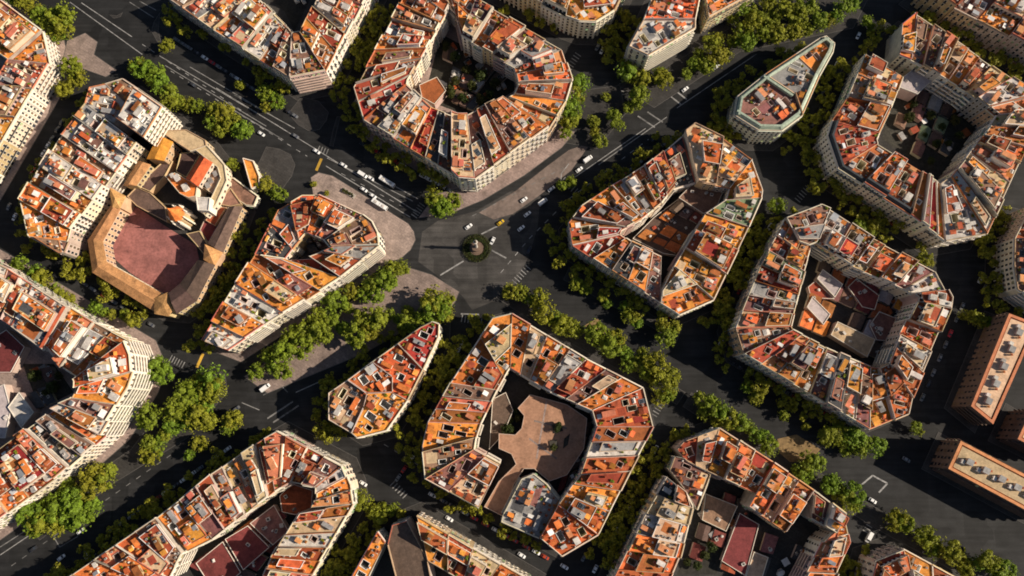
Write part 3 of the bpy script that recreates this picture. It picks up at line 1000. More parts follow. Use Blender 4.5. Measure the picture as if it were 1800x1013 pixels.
B = 'the black mansard block'
row(B, [(1587, 42), (1611, 22), (1642, 43)], [(1582, 96), (1600, 103), (1624, 114)], 'om', 'at the upper corner of the black mansard block', '')
row(B, [(1642, 43), (1745, 115)], [(1624, 114), (1700, 160)], 'mstom', 'of the black mansard block on its upper street', 'from the corner')
row(B, [(1745, 115), (1855, 190)], [(1700, 160), (1752, 203)], 'cws', 'near the far end of the black mansard block upper street', '')
row(B, [(1855, 190), (1802, 262)], [(1752, 203), (1726, 240)], 'ct', 'at the far end of the black mansard block', '')
row(B, [(1802, 262), (1733, 412)], [(1726, 240), (1670, 312)], 'oscmw', 'of the black mansard block on its far street', '')
row(B, [(1733, 412), (1663, 424)], [(1670, 312), (1654, 322)], 'w', 'on the lower chamfer of the black mansard block', '')
row(B, [(1663, 424), (1600, 378)], [(1654, 322), (1620, 302)], 'ormt', 'of the black mansard block, facing the pale sheds block', '')
row(B, [(1600, 378), (1472, 297)], [(1620, 302), (1542, 254)], 'tot', 'with black slate mansard, facing the beige corner block', 'from the red roof', H=23, opts=('slate', ('style', ['piers', 'long'])))
row(B, [(1472, 297), (1453, 240), (1462, 213)], [(1542, 254), (1540, 246), (1545, 235)], 't', 'with black slate mansard on the chamfer', '', H=23, opts=('slate', ('style', ['piers'])))
row(B, [(1462, 213), (1489, 173)], [(1545, 235), (1566, 190)], 't', 'of the black mansard block, facing the mint flatiron', '')
row(B, [(1489, 173), (1520, 97)], [(1566, 190), (1586, 137)], 'co', 'of the black mansard block, facing the mint flatiron', '', H=24)

B = 'the mint flatiron'
cop = ('copper', ('fac', ['mint']), ('style', ['long', 'piers']))
lone(B, [(1290, 203), (1296, 170), (1345, 131), (1396, 165), (1409, 205), (1374, 231), (1333, 230)], 'sssspss'[:3] + 'psss', 'm', 'mauve-brown roofed broad end of the mint green flatiron', opts=cop)
lone(B, [(1345, 131), (1398, 96), (1440, 135), (1409, 205), (1396, 165)], 'spspp', 'g', 'grey-roofed middle of the mint green flatiron', opts=cop)
lone(B, [(1398, 96), (1440, 68), (1452, 64), (1467, 77), (1464, 92), (1440, 135)], 'sssssp', 'o', 'orange-terraced thin tip of the mint green flatiron', opts=cop)

B = 'the grey facade avenue block'
row(B, [(290, -8), (375, 52)], [(395, -50), (447, -10)], 'mgc', 'of the grey-fronted block, at its far end on the marked avenue', '')
row(B, [(375, 52), (455, 103)], [(447, -10), (497, 40)], 'osw', 'of the grey-fronted block along the marked avenue', '')
row(B, [(455, 103), (512, 140)], [(497, 40), (516, 62)], 'tm', 'of the grey-fronted block, next to its terraced corner', '')
row(B, [(512, 140), (574, 128)], [(516, 62), (528, 60)], 'm', 'on the terraced corner of the grey-fronted block', '', H=24, opts=(('fac', ['rose', 'cream']), ('style', ['bands'])))
row(B, [(574, 128), (668, -56)], [(528, 60), (590, -70)], 'trwsmt', 'of the grey-fronted block, facing the great court block', 'from the avenue', opts=(('fac', ['cream', 'ivory']),))

B = 'the round orange corner block'
row(B, [(870, -36), (995, 28)], [(930, -66), (1008, -22)], 'mtk', 'of the round orange-cornered block', '', opts=(('style', ['piers']),))
row(B, [(995, 28), (1020, 37), (1048, 38), (1080, 18)], [(1008, -22), (1020, -22), (1034, -24), (1044, -28)], 'o', 'on the broad rounded corner near the great court block', '', H=23, opts=(('style', ['piers']), 'nowell'))
row(B, [(1080, 18), (1115, -50)], [(1044, -28), (1070, -80)], 'sm', 'of the round orange-cornered block on its side street', '')

B = 'the narrow tower row'
lone(B, [(1154, -24), (1131, 36), (1222, 36), (1234, -24)], 'spsp', 'o', 'orange-terraced house in the narrow row above the boulevard trees', zr=25, H=25)
lone(B, [(1131, 36), (1106, 82), (1140, 98), (1222, 50), (1222, 36)], 'sssps'[:3] + 'sp', 'w', 'white-roofed end house of the narrow row above the boulevard trees', zr=25, H=25, opts=(('style', ['bands', 'balc']),))
lone(B, [(1238, -20), (1246, 30), (1335, -18), (1320, -60)], 'sspp', 'o', 'orange corner house among trees beyond the narrow row')

B = 'the upper far block'
row(B, [(1630, -24), (1680, 12), (1740, 42), (1800, 74), (1870, 118)], [(1690, -70), (1740, -40), (1790, -10), (1840, 10), (1900, 50)], 'tmotc', 'of the far block beyond the black mansard block', 'from the boulevard', opts=(('fac', ['rose', 'ochre', 'stone']),))
B = 'the pale pier-fronted corner'
row(B, [(1815, 360), (1785, 418), (1784, 466), (1790, 508), (1860, 556)], [(1880, 380), (1860, 430), (1860, 460), (1865, 480), (1900, 500)], 'tmt', 'of the pier-fronted block beyond the black mansard block', 'from the upper street', opts=(('fac', ['rose', 'cream']), ('style', ['bands', 'piers'])))

B = 'the lower crossing block'
row(B, [(1525, 1045), (1541, 987), (1592, 967)], [(1590, 1060), (1596, 1040), (1604, 1030)], 'ot', 'on the blunt corner of the lower crossing block', '')
row(B, [(1592, 967), (1690, 1020), (1750, 1060)], [(1604, 1030), (1680, 1085), (1740, 1125)], 'otm', 'of the lower crossing block along the promenade trees', '')

B = 'the open court block'
row(B, [(1192, 790), (1204, 776), (1266, 753)], [(1204, 806), (1210, 812), (1243, 828)], 'rc', 'on the lilac chamfer of the open court block', '')
row(B, [(1266, 753), (1360, 813)], [(1243, 828), (1330, 868)], 'ost', 'of the open court block along the promenade trees', '')
row(B, [(1360, 813), (1432, 862)], [(1316, 890), (1382, 936)], 'oct', 'of the open court block, beyond its salmon terraces', '')
row(B, [(1432, 862), (1485, 902)], [(1428, 912), (1468, 936)], 'mw', 'of the open court block near the lower crossing', '')
row(B, [(1485, 902), (1497, 954), (1458, 1040)], [(1468, 936), (1446, 955), (1408, 1030)], 'osto', 'on the lower crossing side of the open court block', 'from the promenade')
lone(B, [(1187, 802), (1204, 806), (1250, 834), (1226, 897), (1205, 862), (1178, 826)], 'pccpps', 'm', 'triangular mauve-brown roofed house inside the lilac chamfer', H=19, zr=20)
row(B, [(1172, 838), (1134, 904), (1095, 985), (1068, 1040)], [(1206, 866), (1218, 890), (1196, 977), (1170, 1040)], 'kcwoot', 'of the open court block, facing the brown patio block', 'from the promenade')

B = 'the dark slab-roofed block'
row(B, [(733, 906), (826, 960), (935, 1024)], [(752, 985), (800, 1012), (880, 1060)], 'otco', 'of the block with the long dark roof', 'from the treed corner', opts=(('style', ['long', 'balc']),))
lone(B, [(664, 935), (678, 954), (640, 1030), (592, 1060)], 'spps', 'o', 'narrow orange-terraced house beside the long dark roof')
lone(B, [(690, 923), (715, 916), (752, 985), (764, 1050), (706, 1050), (682, 956)], 'spppps'[:6], 'umber', 'dark brown-roofed long narrow hall between two orange houses', opts=('bare', 'nowell'))

B = 'the red court block'
row(B, [(464, 771), (370, 834)], [(483, 864), (415, 916)], 'tcccm', 'of the red court block along the boulevard', 'from its tip', opts=(('style', ['piers', 'long']),))
row(B, [(370, 834), (316, 879)], [(415, 916), (374, 948)], 'rm', 'halfway along the boulevard side of the red court block', '')
row(B, [(316, 879), (276, 910)], [(374, 948), (330, 970)], 'o', 'of the red court block, beside its deep red roof', '', H=23)
row(B, [(276, 910), (176, 977), (90, 1035)], [(322, 972), (300, 1015), (230, 1060)], 'mosoo', 'at the far boulevard end of the red court', 'from the red roof')
row(B, [(464, 771), (487, 758), (540, 787)], [(483, 864), (496, 856), (510, 848)], 'st', 'on the boulevard tip of the red court block', '')
row(B, [(540, 787), (602, 819)], [(510, 848), (556, 857)], 'rm', 'of the red court block, facing the small almond wedge', '')
row(B, [(602, 819), (616, 852), (621, 886)], [(556, 857), (556, 875), (548, 892)], 'wos', 'on the far chamfer of the red court block', '', opts=(('fac', ['ivory', 'cream']),))
row(B, [(621, 886), (548, 1012), (520, 1060)], [(524, 902), (475, 983), (450, 1040)], 'tcwrosm', 'of the red court block, facing the long dark roof', '', opts=(('fac', ['ivory', 'cream']),))


# ------------------------------------------------------------------ the convent
def Z(x, y):
    return (130 + x / 2.979, 230 + y / 2.979)


cvp = W(Z(450, 500), 0)
convent = empty('convent', (cvp.x, cvp.y, 0))
tag(convent, 'tan tile-roofed convent wrapped around a shade-darkened paved court, with church and small spire', 'convent')
CO = (cvp.x, cvp.y, 0)
CVPTS = []


def cflat(name, pts, H, wall, roof, par=True, win=False, z0=0.0):
    P = ccw([W(Z(*p), H) for p in pts])
    CVPTS.extend((p.x, p.y) for p in P)
    b = MB(CO)
    b.prism(P, z0, H, 0, top=False)
    w = b.build(name, wall, convent)
    b = MB(CO)
    b.prism(P, H - .01, H, 0, side=False)
    b.build('roof', roof, w)
    if par:
        b = MB(CO)
        for i in range(len(P)):
            a, c = P[i], P[(i + 1) % len(P)]
            e = (c - a).normalized(); ni = Vector((-e.y, e.x))
            b.box((a + c) / 2 + ni * .2, e, (c - a).length / 2 - RND.uniform(.01, .06), .18, H, H + .7 + RND.uniform(-.1, .1), 0)
        b.build('parapet', wall, w)
    if win:
        b, bb = MB(CO), MB(CO)
        for i in range(len(P)):
            facade(b, bb, P[i], P[(i + 1) % len(P)], H, RND, 'plain')
        if b.v:
            b.build('windows', ['glass', 'ivory', 'shutter'], w, 'stuff')
    return w


def wing(oa, ob, ia, ib, H, rise, wall='ochre', roof='ctile'):
    """gabled range between outer edge oa-ob and inner edge ia-ib"""
    q = [W(Z(*p), H).xy for p in (oa, ob, ib, ia)]
    q = [Vector(p) for p in q]
    if area(q) < 0:
        q = [q[1], q[0], q[3], q[2]]
    CVPTS.extend((p.x, p.y) for p in q)
    b = MB(CO)
    b.prism(q, 0, H, 0, top=False)
    w = b.build('wing', wall, convent)
    E = offset(q, .45)
    m0, m1 = (q[0] + q[3]) / 2, (q[1] + q[2]) / 2
    zr = H + rise
    b = MB(CO)
    b.add([(E[0].x, E[0].y, H - .1), (E[1].x, E[1].y, H - .1), (m1.x, m1.y, zr), (m0.x, m0.y, zr), (E[2].x, E[2].y, H - .1), (E[3].x, E[3].y, H - .1)],
          [(0, 1, 2, 3), (3, 2, 4, 5), (0, 3, 5), (1, 4, 2)], 0)
    b.build('roof', roof, w)
    bw, bb = MB(CO), MB(CO)
    for a, c in ((q[0], q[1]), (q[2], q[3])):
        facade(bw, bb, a, c, H, RND, 'plain')
    if bw.v:
        bw.build('windows', ['glass', 'ivory', 'shutter'], w, 'stuff')


M['ctile'] = mat('convent_tile', (0.46, 0.24, 0.095), var=0.4, hue=0.015, fine=(0.6, 0.25), stain=0.5)


def pavilion(pts, H, rise, roof='ctile'):
    P = ccw([W(Z(*p), H) for p in pts])
    b = MB(CO)
    b.prism(P, 0, H, 0, top=False)
    w = b.build('pavilion', 'ochre', convent)
    E = offset(P, .5)
    c = sum(P, Vector((0, 0))) / len(P)
    n = len(P)
    b = MB(CO)
    b.add([(p.x, p.y, H - .05) for p in E] + [(c.x, c.y, H + rise)], [(i, (i + 1) % n, n) for i in range(n)], 0)
    b.build('roof', roof, w)


wing((195, 395), (75, 575), (240, 410), (148, 580), 13, 2.2)
wing((75, 575), (100, 740), (148, 580), (168, 690), 13.1, 2.2)
wing((100, 740), (425, 945), (168, 690), (450, 850), 13, 2.2)
pavilion([(425, 955), (425, 880), (490, 850), (540, 900), (495, 968)], 15, 2.4)
wing((540, 955), (640, 890), (500, 850), (560, 800), 16, 3, roof='umber')
wing((640, 890), (735, 705), (560, 800), (650, 680), 16.1, 3, roof='umber')
pavilion([(688, 600), (775, 640), (735, 705), (682, 672)], 15, 2.4)
wing((880, 400), (778, 640), (815, 400), (705, 590), 13, 2.2, roof='umber')
pavilion([(188, 300), (268, 345), (240, 402), (205, 398)], 15, 2.4)
wing((262, 285), (338, 160), (325, 285), (398, 180), 14, 2.0)
wing((385, 145), (442, 25), (470, 155), (515, 60), 15, 1.6, roof='o')
cflat('range', [(450, 0), (590, -5), (690, 50), (695, 78), (610, 108), (508, 42)], 14, 'ochre', 'c', win=True)
cflat('gallery', [(700, 80), (790, 180), (802, 262), (745, 390), (690, 447), (668, 420), (716, 360), (768, 250), (752, 192), (640, 104), (610, 108), (695, 78)], 14.3, 'cream', 'c', par=True, win=True)
wing((590, 250), (665, 133), (650, 288), (722, 168), 19, 3.2, 'cream', 'o')
cflat('terrace_range', [(724, 172), (752, 200), (762, 250), (730, 335), (690, 305), (655, 288)], 12, 'cream', 'c')
cflat('transept', [(480, 240), (530, 220), (588, 252), (648, 290), (640, 345), (600, 352), (555, 330)], 14.5, 'cream', 'o')
cflat('tower', [(640, 347), (715, 352), (708, 420), (650, 418)], 20, 'ivory', 'w')
cflat('side_terrace', [(745, 392), (815, 400), (705, 590), (660, 520), (692, 450)], 6, 'rose', 'darkred')
for i_, (pts_, h_, rf_) in enumerate([([(560, 118), (640, 112), (660, 130), (590, 245), (535, 215)], 9, 'umber'), ([(820, 300), (880, 385), (820, 398), (750, 385)], 8, 'm'), ([(590, 540), (660, 525), (700, 592), (690, 660), (640, 596)], 9, 'umber'), ([(330, 290), (470, 160), (520, 160), (480, 235), (400, 320)], 7, 'umber'), ([(280, 345), (330, 295), (400, 325), (480, 400), (490, 480), (330, 395)], 6, 'umber'), ([(690, 470), (740, 400), (800, 402), (740, 500)], 7.5, 't')]):
    cflat('low_range', pts_, h_, 'ochre', rf_)
sp = W(Z(535, 435), 18)
b = MB(CO)
b.lathe(sp, [(4.6, 0), (4.6, 17), (5.1, 17), (5.1, 17.6), (4.4, 17.6)], 8, 0)
drum = b.build('spire', 'ochre', convent)
b = MB(CO)
b.lathe(sp, [(4.9, 17.61), (2.6, 22.5), (.9, 27), (.15, 30.5)], 8, 0)
b.build('spire_roof', 'o', drum)
for k in range(8):
    a = k * math.pi / 4 + .39
    b = MB(CO)
    c = (sp.x + 5.3 * math.cos(a), sp.y + 5.3 * math.sin(a))
    b.box(c, Vector((math.cos(a), math.sin(a))), .9, .45, 0, 15.5 + (k % 2) * .3, 0)
    b.lathe(c, [(.5, 15.7), (.45, 18.5), (.1, 20)], 6, 0)
    b.build('buttress', 'ivory', drum)
for px, sz in (((700, 225), 3.2), ((720, 265), 2.6), ((745, 230), 2.4), ((705, 290), 2.6)):
    p = W(Z(*px), 12)
    place(U['stair_grey'], 'stair_head', convent, (p.x - cvp.x, p.y - cvp.y, 12), .5, (sz, sz * 1.3, 2.2))
for px, sz in (((545, 250), 3.0), ((590, 300), 3.4), ((520, 240), 2.0)):
    p = W(Z(*px), 14.5)
    place(U['stair_white'], 'stair_head', convent, (p.x - cvp.x, p.y - cvp.y, 14.5), .5, (sz, sz * 1.2, 2.6))
court = flat('courtyard', [W(Z(*p), 0) for p in [(235, 400), (190, 560), (200, 660), (290, 740), (450, 850), (510, 850), (570, 810), (660, 690), (640, 600), (480, 500), (330, 400)]], 0.2, 'court_shade', None, 'structure')  # floor colour already carries the shade lying in the court
lane = lone('the convent lane', [Z(885, 145), Z(940, 160), Z(972, 240), Z(972, 290), Z(930, 303)], 'sssss', 'o', 'small orange-roofed lodge between the convent and the rounded bulb of paving', H=9, zr=9, opts=('nowell', 'bare'))
lone('the convent lane', [Z(805, 258), Z(835, 248), Z(965, 345), Z(945, 395), Z(905, 392), Z(800, 325)], 'ssssss', 'm', 'low mauve-brown roofed wing beside the convent gallery', H=6, zr=6, opts=('nowell', 'bare'))


M['brick'] = mat('brown_brick', (0.15, 0.10, 0.075), var=0.3, hue=0.01, scale=0.2)


# ------------------------------------------------------------------ slab flats
def slab(pts, H, label, nbox):
    P = ccw([W(p, H) for p in pts])
    c = sum(P, Vector((0, 0))) / len(P)
    root = empty('apartment_slab', (c.x, c.y, 0))
    tag(root, label, 'apartment block', 'long slab flats')
    o = (c.x, c.y, 0)
    b = MB(o); b.prism(P, 0, H, 0, top=False); b.build('wall', 'brick', root)
    I, D = offset(P, -1.6), offset(P, -2.3)
    n = len(P)
    b = MB(o)
    for i in range(n):
        j = (i + 1) % n
        b.add([(P[i].x, P[i].y, H), (P[j].x, P[j].y, H), (I[j].x, I[j].y, H), (I[i].x, I[i].y, H), (I[j].x, I[j].y, H - 1.2), (I[i].x, I[i].y, H - 1.2), (D[j].x, D[j].y, H - 1.2), (D[i].x, D[i].y, H - 1.2)],
              [(0, 1, 2, 3), (3, 2, 4, 5), (5, 4, 6, 7)], 0)
    b.build('roof_rim', 's', root)
    b = MB(o)
    b.prism(D, H - 1.2, H - .55, 0)
    b.build('roof', 'c', root)
    bw, bb = MB(o), MB(o)
    for i in range(n):
        facade(bw, bb, P[i], P[(i + 1) % n], H - 1, RND, 'bands' if i % 2 else 'plain')
    bw.build('windows', ['glass', 'brick', 'shutter'], root, 'stuff')
    if bb.v:
        bb.build('balconies', ['brick', 'iron', 'canvas'], root, 'stuff')
    k = max(range(n), key=lambda i: (P[(i + 1) % n] - P[i]).length)
    d = (P[(k + 1) % n] - P[k]).normalized()
    L = (P[(k + 1) % n] - P[k]).length
    for t in range(nbox):
        q = c + d * L * ((t + .5) / nbox - .5) * .86
        hz = RND.uniform(2.4, 3.4)
        place(U['stair_grey'], 'stair_head', root, (q.x - c.x, q.y - c.y, H - .55), math.atan2(d.y, d.x), (3.6, 3.2, hz))
        q2 = q + d * 3.2 + Vector((-d.y, d.x)) * 1.4
        place(U['stair_white'], 'stair_head', root, (q2.x - c.x, q2.y - c.y, H - .55), math.atan2(d.y, d.x), (1.9, 2.2, 1.8))
        q3 = q - d * 3.0 - Vector((-d.y, d.x)) * 1.2
        place(U['chimney'], 'chimney', root, (q3.x - c.x, q3.y - c.y, H - .55), 0, (1.0, 1.0, 2.2))
    return P


SL = [slab([(1774, 551), (1707, 714), (1746, 746), (1824, 570)], 21, 'long slab flats with salmon roof rim facing the pale sheds block', 5),
      slab([(1689, 775), (1667, 824), (1850, 922), (1884, 877)], 21, 'long slab flats with salmon roof rim beside the lower crossing', 6),
      slab([(1812, 722), (1789, 772), (1870, 812), (1890, 768)], 21, 'stubby slab flats with salmon rim standing between the two long slabs', 2)]

# ------------------------------------------------------------------ low buildings inside the courtyards
M['patio'] = mat('patio_tile', (0.33, 0.185, 0.115), var=0.25, hue=0.01, scale=0.15, fine=(1.5, 0.15), stain=0.35)
M['lilac'] = mat('lilac_sheet', (0.42, 0.36, 0.36), var=0.2, hue=0.01, fine=(1.0, 0.1), stain=0.25)
M['lawn'] = mat('court_lawn', (0.035, 0.045, 0.02), var=0.4, hue=0.02, fine=(1.5, 0.3))


def lowbuild(pts, H, roof, label, name='courtyard_shed', extra=0, wall='rose', group='low buildings inside the courtyards'):
    P = ccw([W(p, H) for p in pts])
    c = sum(P, Vector((0, 0))) / len(P)
    root = empty(name, (c.x, c.y, 0))
    tag(root, label, 'shed' if 'shed' in name else 'building', group)
    o = (c.x, c.y, 0)
    b = MB(o); b.prism(P, 0, H, 0, top=False); b.build('wall', wall, root)
    b = MB(o); b.prism(offset(P, .25), H, H + .25, 0, bottom=True); b.build('roof', roof, root)
    b = MB(o)
    for i in range(len(P)):
        a, e2 = P[i], P[(i + 1) % len(P)]
        e = (e2 - a).normalized(); ni = Vector((-e.y, e.x))
        b.box((a + e2) / 2 + ni * .1, e, (e2 - a).length / 2 - RND.uniform(.01, .06), .14, H + .25, H + .7 + RND.uniform(-.08, .08), 0)
    b.build('parapet', 'ivory', root)
    for k in range(extra):
        for t in range(10):
            p = c + Vector((RND.uniform(-14, 14), RND.uniform(-14, 14)))
            if inside(p, P) and edge_dist(p, P) > 1.6:
                place(U[RND.choice(['ac', 'skylight_w', 'skylight', 'stair_white', 'tank', 'ac'])], 'roof_unit', root, (p.x - c.x, p.y - c.y, H + .25), RND.uniform(0, 3), (RND.uniform(1.2, 2.4), RND.uniform(1.2, 2.4), 1.3))
                break


lowbuild([(737, 150), (768, 136), (784, 160), (764, 184), (742, 172)], 9, 't', 'low rust-roofed annex inside the great court block', 'annex', 2)
lowbuild([(1150, 382), (1190, 352), (1236, 380), (1190, 450), (1165, 446), (1112, 420)], 5, 'umber', 'broad dark brown-roofed shed filling the beige corner block court', extra=6)
lowbuild([(1193, 348), (1232, 308), (1272, 335), (1258, 368), (1236, 376)], 10, 'm', 'mauve-brown roofed annex behind the beige terraces', 'annex', 3)
lowbuild([(1436, 490), (1446, 474), (1481, 500), (1467, 523)], 6, 'lilac', 'pale lilac flat shed in court, beside the dark red roof', extra=1)
lowbuild([(1418, 540), (1428, 522), (1459, 553), (1447, 571)], 6, 'lilac', 'pale lilac flat shed in court, beside the yellow yard', extra=1)
lowbuild([(1460, 589), (1472, 566), (1538, 597), (1524, 628)], 7, 'c', 'large tan spotted shed roof in the pale sheds court', extra=5)
lowbuild([(1490, 505), (1505, 490), (1545, 520), (1537, 545), (1515, 540)], 5, 'darkred', 'dark red shed roof among the pale courtyard sheds', extra=2)
lowbuild([(1420, 505), (1433, 494), (1466, 526), (1425, 524)], 4, 't', 'rust yard roof between the two lilac sheds', extra=1)
lowbuild([(1528, 572), (1545, 548), (1575, 560), (1560, 600), (1540, 598)], 5, 'm', 'mauve-brown shed with white units beside the tan spotted shed', extra=6)
lowbuild([(396, 948), (436, 924), (474, 962), (428, 1002)], 6, 'darkred', 'deep red flat shed in the red court, beside the white boxes', extra=2)
lowbuild([(440, 920), (482, 888), (508, 934), (480, 958)], 6, 'm', 'mauve-brown shed with white boxes in the red court', extra=6)
lowbuild([(345, 990), (392, 952), (424, 1006), (380, 1045)], 5, 'darkred', 'deep red shed roof at the far end of the red court', extra=3)
lowbuild([(520, 905), (548, 893), (550, 862), (512, 850), (492, 872), (496, 900)], 5, 't', 'rust-roofed shed tucked into the tip of the red court', extra=2)
lowbuild([(1300, 902), (1334, 922), (1310, 1012), (1268, 986)], 5, 'darkred', 'long deep red shed roof in the open court', extra=1)
lowbuild([(1240, 868), (1296, 890), (1276, 934), (1234, 914)], 5, 'm', 'mauve-brown shed in the open court under the salmon terraces', extra=3)
lowbuild([(1310, 1015), (1325, 970), (1350, 980), (1335, 1030)], 4, 'c', 'tan yard roof beside the long deep red shed', extra=1)
lowbuild([(-20, 600), (12, 580), (44, 610), (20, 655), (-30, 655)], 7, 'darkred', 'deep red shed in the striped corner court', extra=2)
lowbuild([(15, 716), (34, 690), (60, 725), (38, 752)], 8, 'w', 'white-roofed shed in the striped corner court', extra=0)
lowbuild([(-30, 690), (8, 676), (20, 720), (10, 770), (-30, 770)], 7, 'lilac', 'pale lilac roof beside the white courtyard shed', extra=1)
lowbuild([(1690, 275), (1722, 232), (1735, 245), (1694, 305), (1672, 318)], 9, 'lilac', 'narrow lilac-roofed annex inside the black mansard block', 'annex', 4)
lowbuild([(1570, 150), (1610, 118), (1640, 140), (1612, 166)], 12, 'lilac', 'stepped lilac annex behind the upper corner of the black mansard block', 'annex', 2)

lowbuild([(866, 702), (889, 690), (902, 722), (884, 765), (860, 790)], 5, 'umber', 'dark brown lean roof along the brown patio, under orange houses', extra=2)
def ZP(x, y):
    return (730 + x / 2.251, 540 + y / 2.251)


patio = [ZP(*p) for p in [(455, 345), (600, 385), (680, 440), (668, 560), (600, 665), (530, 690), (470, 640), (430, 640), (392, 700), (345, 828), (272, 790), (330, 690), (398, 622), (380, 582), (330, 560), (330, 500), (395, 505), (420, 480), (430, 430), (405, 400)]]
b = MB()
PP = ccw([W(p, 9.0) for p in patio])
b.prism(PP, 0.2, 9.0, 0)
po = b.build('patio', 'patio', None, 'structure')
b = MB()
for i in range(len(PP)):
    a_, c_ = PP[i], PP[(i + 1) % len(PP)]
    e = (c_ - a_).normalized(); ni = Vector((-e.y, e.x))
    b.box((a_ + c_) / 2 + ni * .2, e, (c_ - a_).length / 2 - RND.uniform(.02, .08), .15, 9.0, 9.8 + RND.uniform(-.08, .08), 0)
b.build('parapet', 'rose', po)
for pts_ in ([(540, 465), (575, 455), (585, 490), (550, 500)], [(530, 530), (560, 525), (565, 560), (535, 570)], [(590, 520), (612, 500), (604, 545), (585, 560)]):
    q = ccw([W(ZP(*p), 9.5) for p in pts_])
    b = MB(); b.prism(q, 9.0, 9.6, 0); b.build('planting_bed', 'soil', po)
for pts_ in ([(470, 450), (600, 480)], [(450, 520), (560, 600)], [(520, 370), (480, 600)]):
    a_, c_ = [W(ZP(*p), 9).xy for p in pts_]
    a_, c_ = Vector(a_), Vector(c_)
    b = MB(); b.box((a_ + c_) / 2, (c_ - a_).normalized(), (c_ - a_).length / 2, .5, 9.0, 9.02 + RND.uniform(0, .02), 0); b.build('paving_band', 'pave', po)


def fill(pts, nx, ny, codes, h0, h1, court, seed, skip=.2):
    """low roofs packed into a court: each a building of its own"""
    r = random.Random(seed)
    q = [Vector(W(p, h0).xy) for p in pts]
    f = lambda u, v: q[0].lerp(q[1], u).lerp(q[3].lerp(q[2], u), v)
    nm = {'t': 'rust', 'r': 'deep red', 'm': 'mauve-brown', 'o': 'orange', 'darkred': 'dark red', 'umber': 'dark brown', 'lilac': 'pale lilac', 'c': 'tan', 'k': 'charcoal', 'n': 'green', 'g': 'grey', 'w': 'white'}
    for i in range(nx):
        for j in range(ny):
            if r.random() < skip:
                continue
            ju = lambda: r.uniform(-.1, .1)
            u0, u1, v0, v1 = (i + .06 + abs(ju())) / nx, (i + .94 - abs(ju())) / nx, (j + .06 + abs(ju())) / ny, (j + .94 - abs(ju())) / ny
            code = r.choice(codes)
            H = r.uniform(h0, h1)
            P = ccw([f(u0, v0), f(u1, v0), f(u1, v1), f(u0, v1)])
            c = sum(P, Vector((0, 0))) / 4
            root = empty('courtyard_shed', (c.x, c.y, 0))
            tag(root, nm[code] + ' low roof packed into the ' + court, 'shed', nm[code] + ' low roofs of the ' + court)
            o = (c.x, c.y, 0)
            b = MB(o); b.prism(P, 0, H, 0, top=False); b.build('wall', r.choice(['rose', 'cream', 'party']), root)
            e = P[1] - P[0]
            E = offset(P, .25)
            b = MB(o)
            if r.random() < .45:
                if e.length < (P[2] - P[1]).length:
                    E = E[1:] + E[:1]
                m0, m1 = (E[0] + E[3]) / 2, (E[1] + E[2]) / 2
                z1 = H + r.uniform(.8, 1.8)
                b.add([(E[0].x, E[0].y, H), (E[1].x, E[1].y, H), (m1.x, m1.y, z1), (m0.x, m0.y, z1), (E[2].x, E[2].y, H), (E[3].x, E[3].y, H)], [(0, 1, 2, 3), (3, 2, 4, 5), (0, 3, 5), (1, 4, 2)], 0)
                b.build('roof', code, root)
            else:
                b.prism(E, H, H + .3, 0, bottom=True)
                b.build('roof', code, root)
                for k in range(r.choice([1, 2, 3])):
                    p = f(r.uniform(u0 + (u1 - u0) * .2, u0 + (u1 - u0) * .8), r.uniform(v0 + (v1 - v0) * .2, v0 + (v1 - v0) * .8))
                    place(U[r.choice(['ac', 'skylight_w', 'skylight', 'tank', 'stair_white', 'chimney'])], 'roof_unit', root, (p.x - c.x, p.y - c.y, H + .3), r.choice([.55, 2.1]), (r.uniform(.9, 2.2), r.uniform(.9, 2.2), r.uniform(.8, 1.6)))


warm = ['t', 't', 'darkred', 'm', 'o', 'umber', 'r']
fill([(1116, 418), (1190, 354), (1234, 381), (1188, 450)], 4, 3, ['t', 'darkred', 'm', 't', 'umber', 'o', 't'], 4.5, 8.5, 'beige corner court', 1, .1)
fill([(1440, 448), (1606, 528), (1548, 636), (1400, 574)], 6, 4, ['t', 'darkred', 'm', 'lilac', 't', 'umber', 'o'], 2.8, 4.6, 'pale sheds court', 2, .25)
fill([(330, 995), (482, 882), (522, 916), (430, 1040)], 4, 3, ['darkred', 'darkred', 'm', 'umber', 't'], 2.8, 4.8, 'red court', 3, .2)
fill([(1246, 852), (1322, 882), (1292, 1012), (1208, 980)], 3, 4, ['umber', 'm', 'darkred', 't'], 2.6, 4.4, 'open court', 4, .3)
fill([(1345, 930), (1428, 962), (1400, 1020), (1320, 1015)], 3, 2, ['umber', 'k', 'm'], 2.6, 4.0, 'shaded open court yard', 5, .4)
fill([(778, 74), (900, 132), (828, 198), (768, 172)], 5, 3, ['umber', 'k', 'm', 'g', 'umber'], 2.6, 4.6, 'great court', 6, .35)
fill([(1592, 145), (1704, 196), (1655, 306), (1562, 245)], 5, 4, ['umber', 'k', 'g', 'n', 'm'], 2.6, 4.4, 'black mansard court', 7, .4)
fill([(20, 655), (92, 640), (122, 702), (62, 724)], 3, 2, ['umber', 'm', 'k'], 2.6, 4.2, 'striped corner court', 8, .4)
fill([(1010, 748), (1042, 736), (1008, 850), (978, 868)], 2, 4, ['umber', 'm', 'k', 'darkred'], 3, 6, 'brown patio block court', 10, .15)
fill([(528, 412), (558, 416), (580, 434), (545, 448)], 2, 2, ['umber', 'k'], 8, 11, 'rounded wedge court', 9, .1)
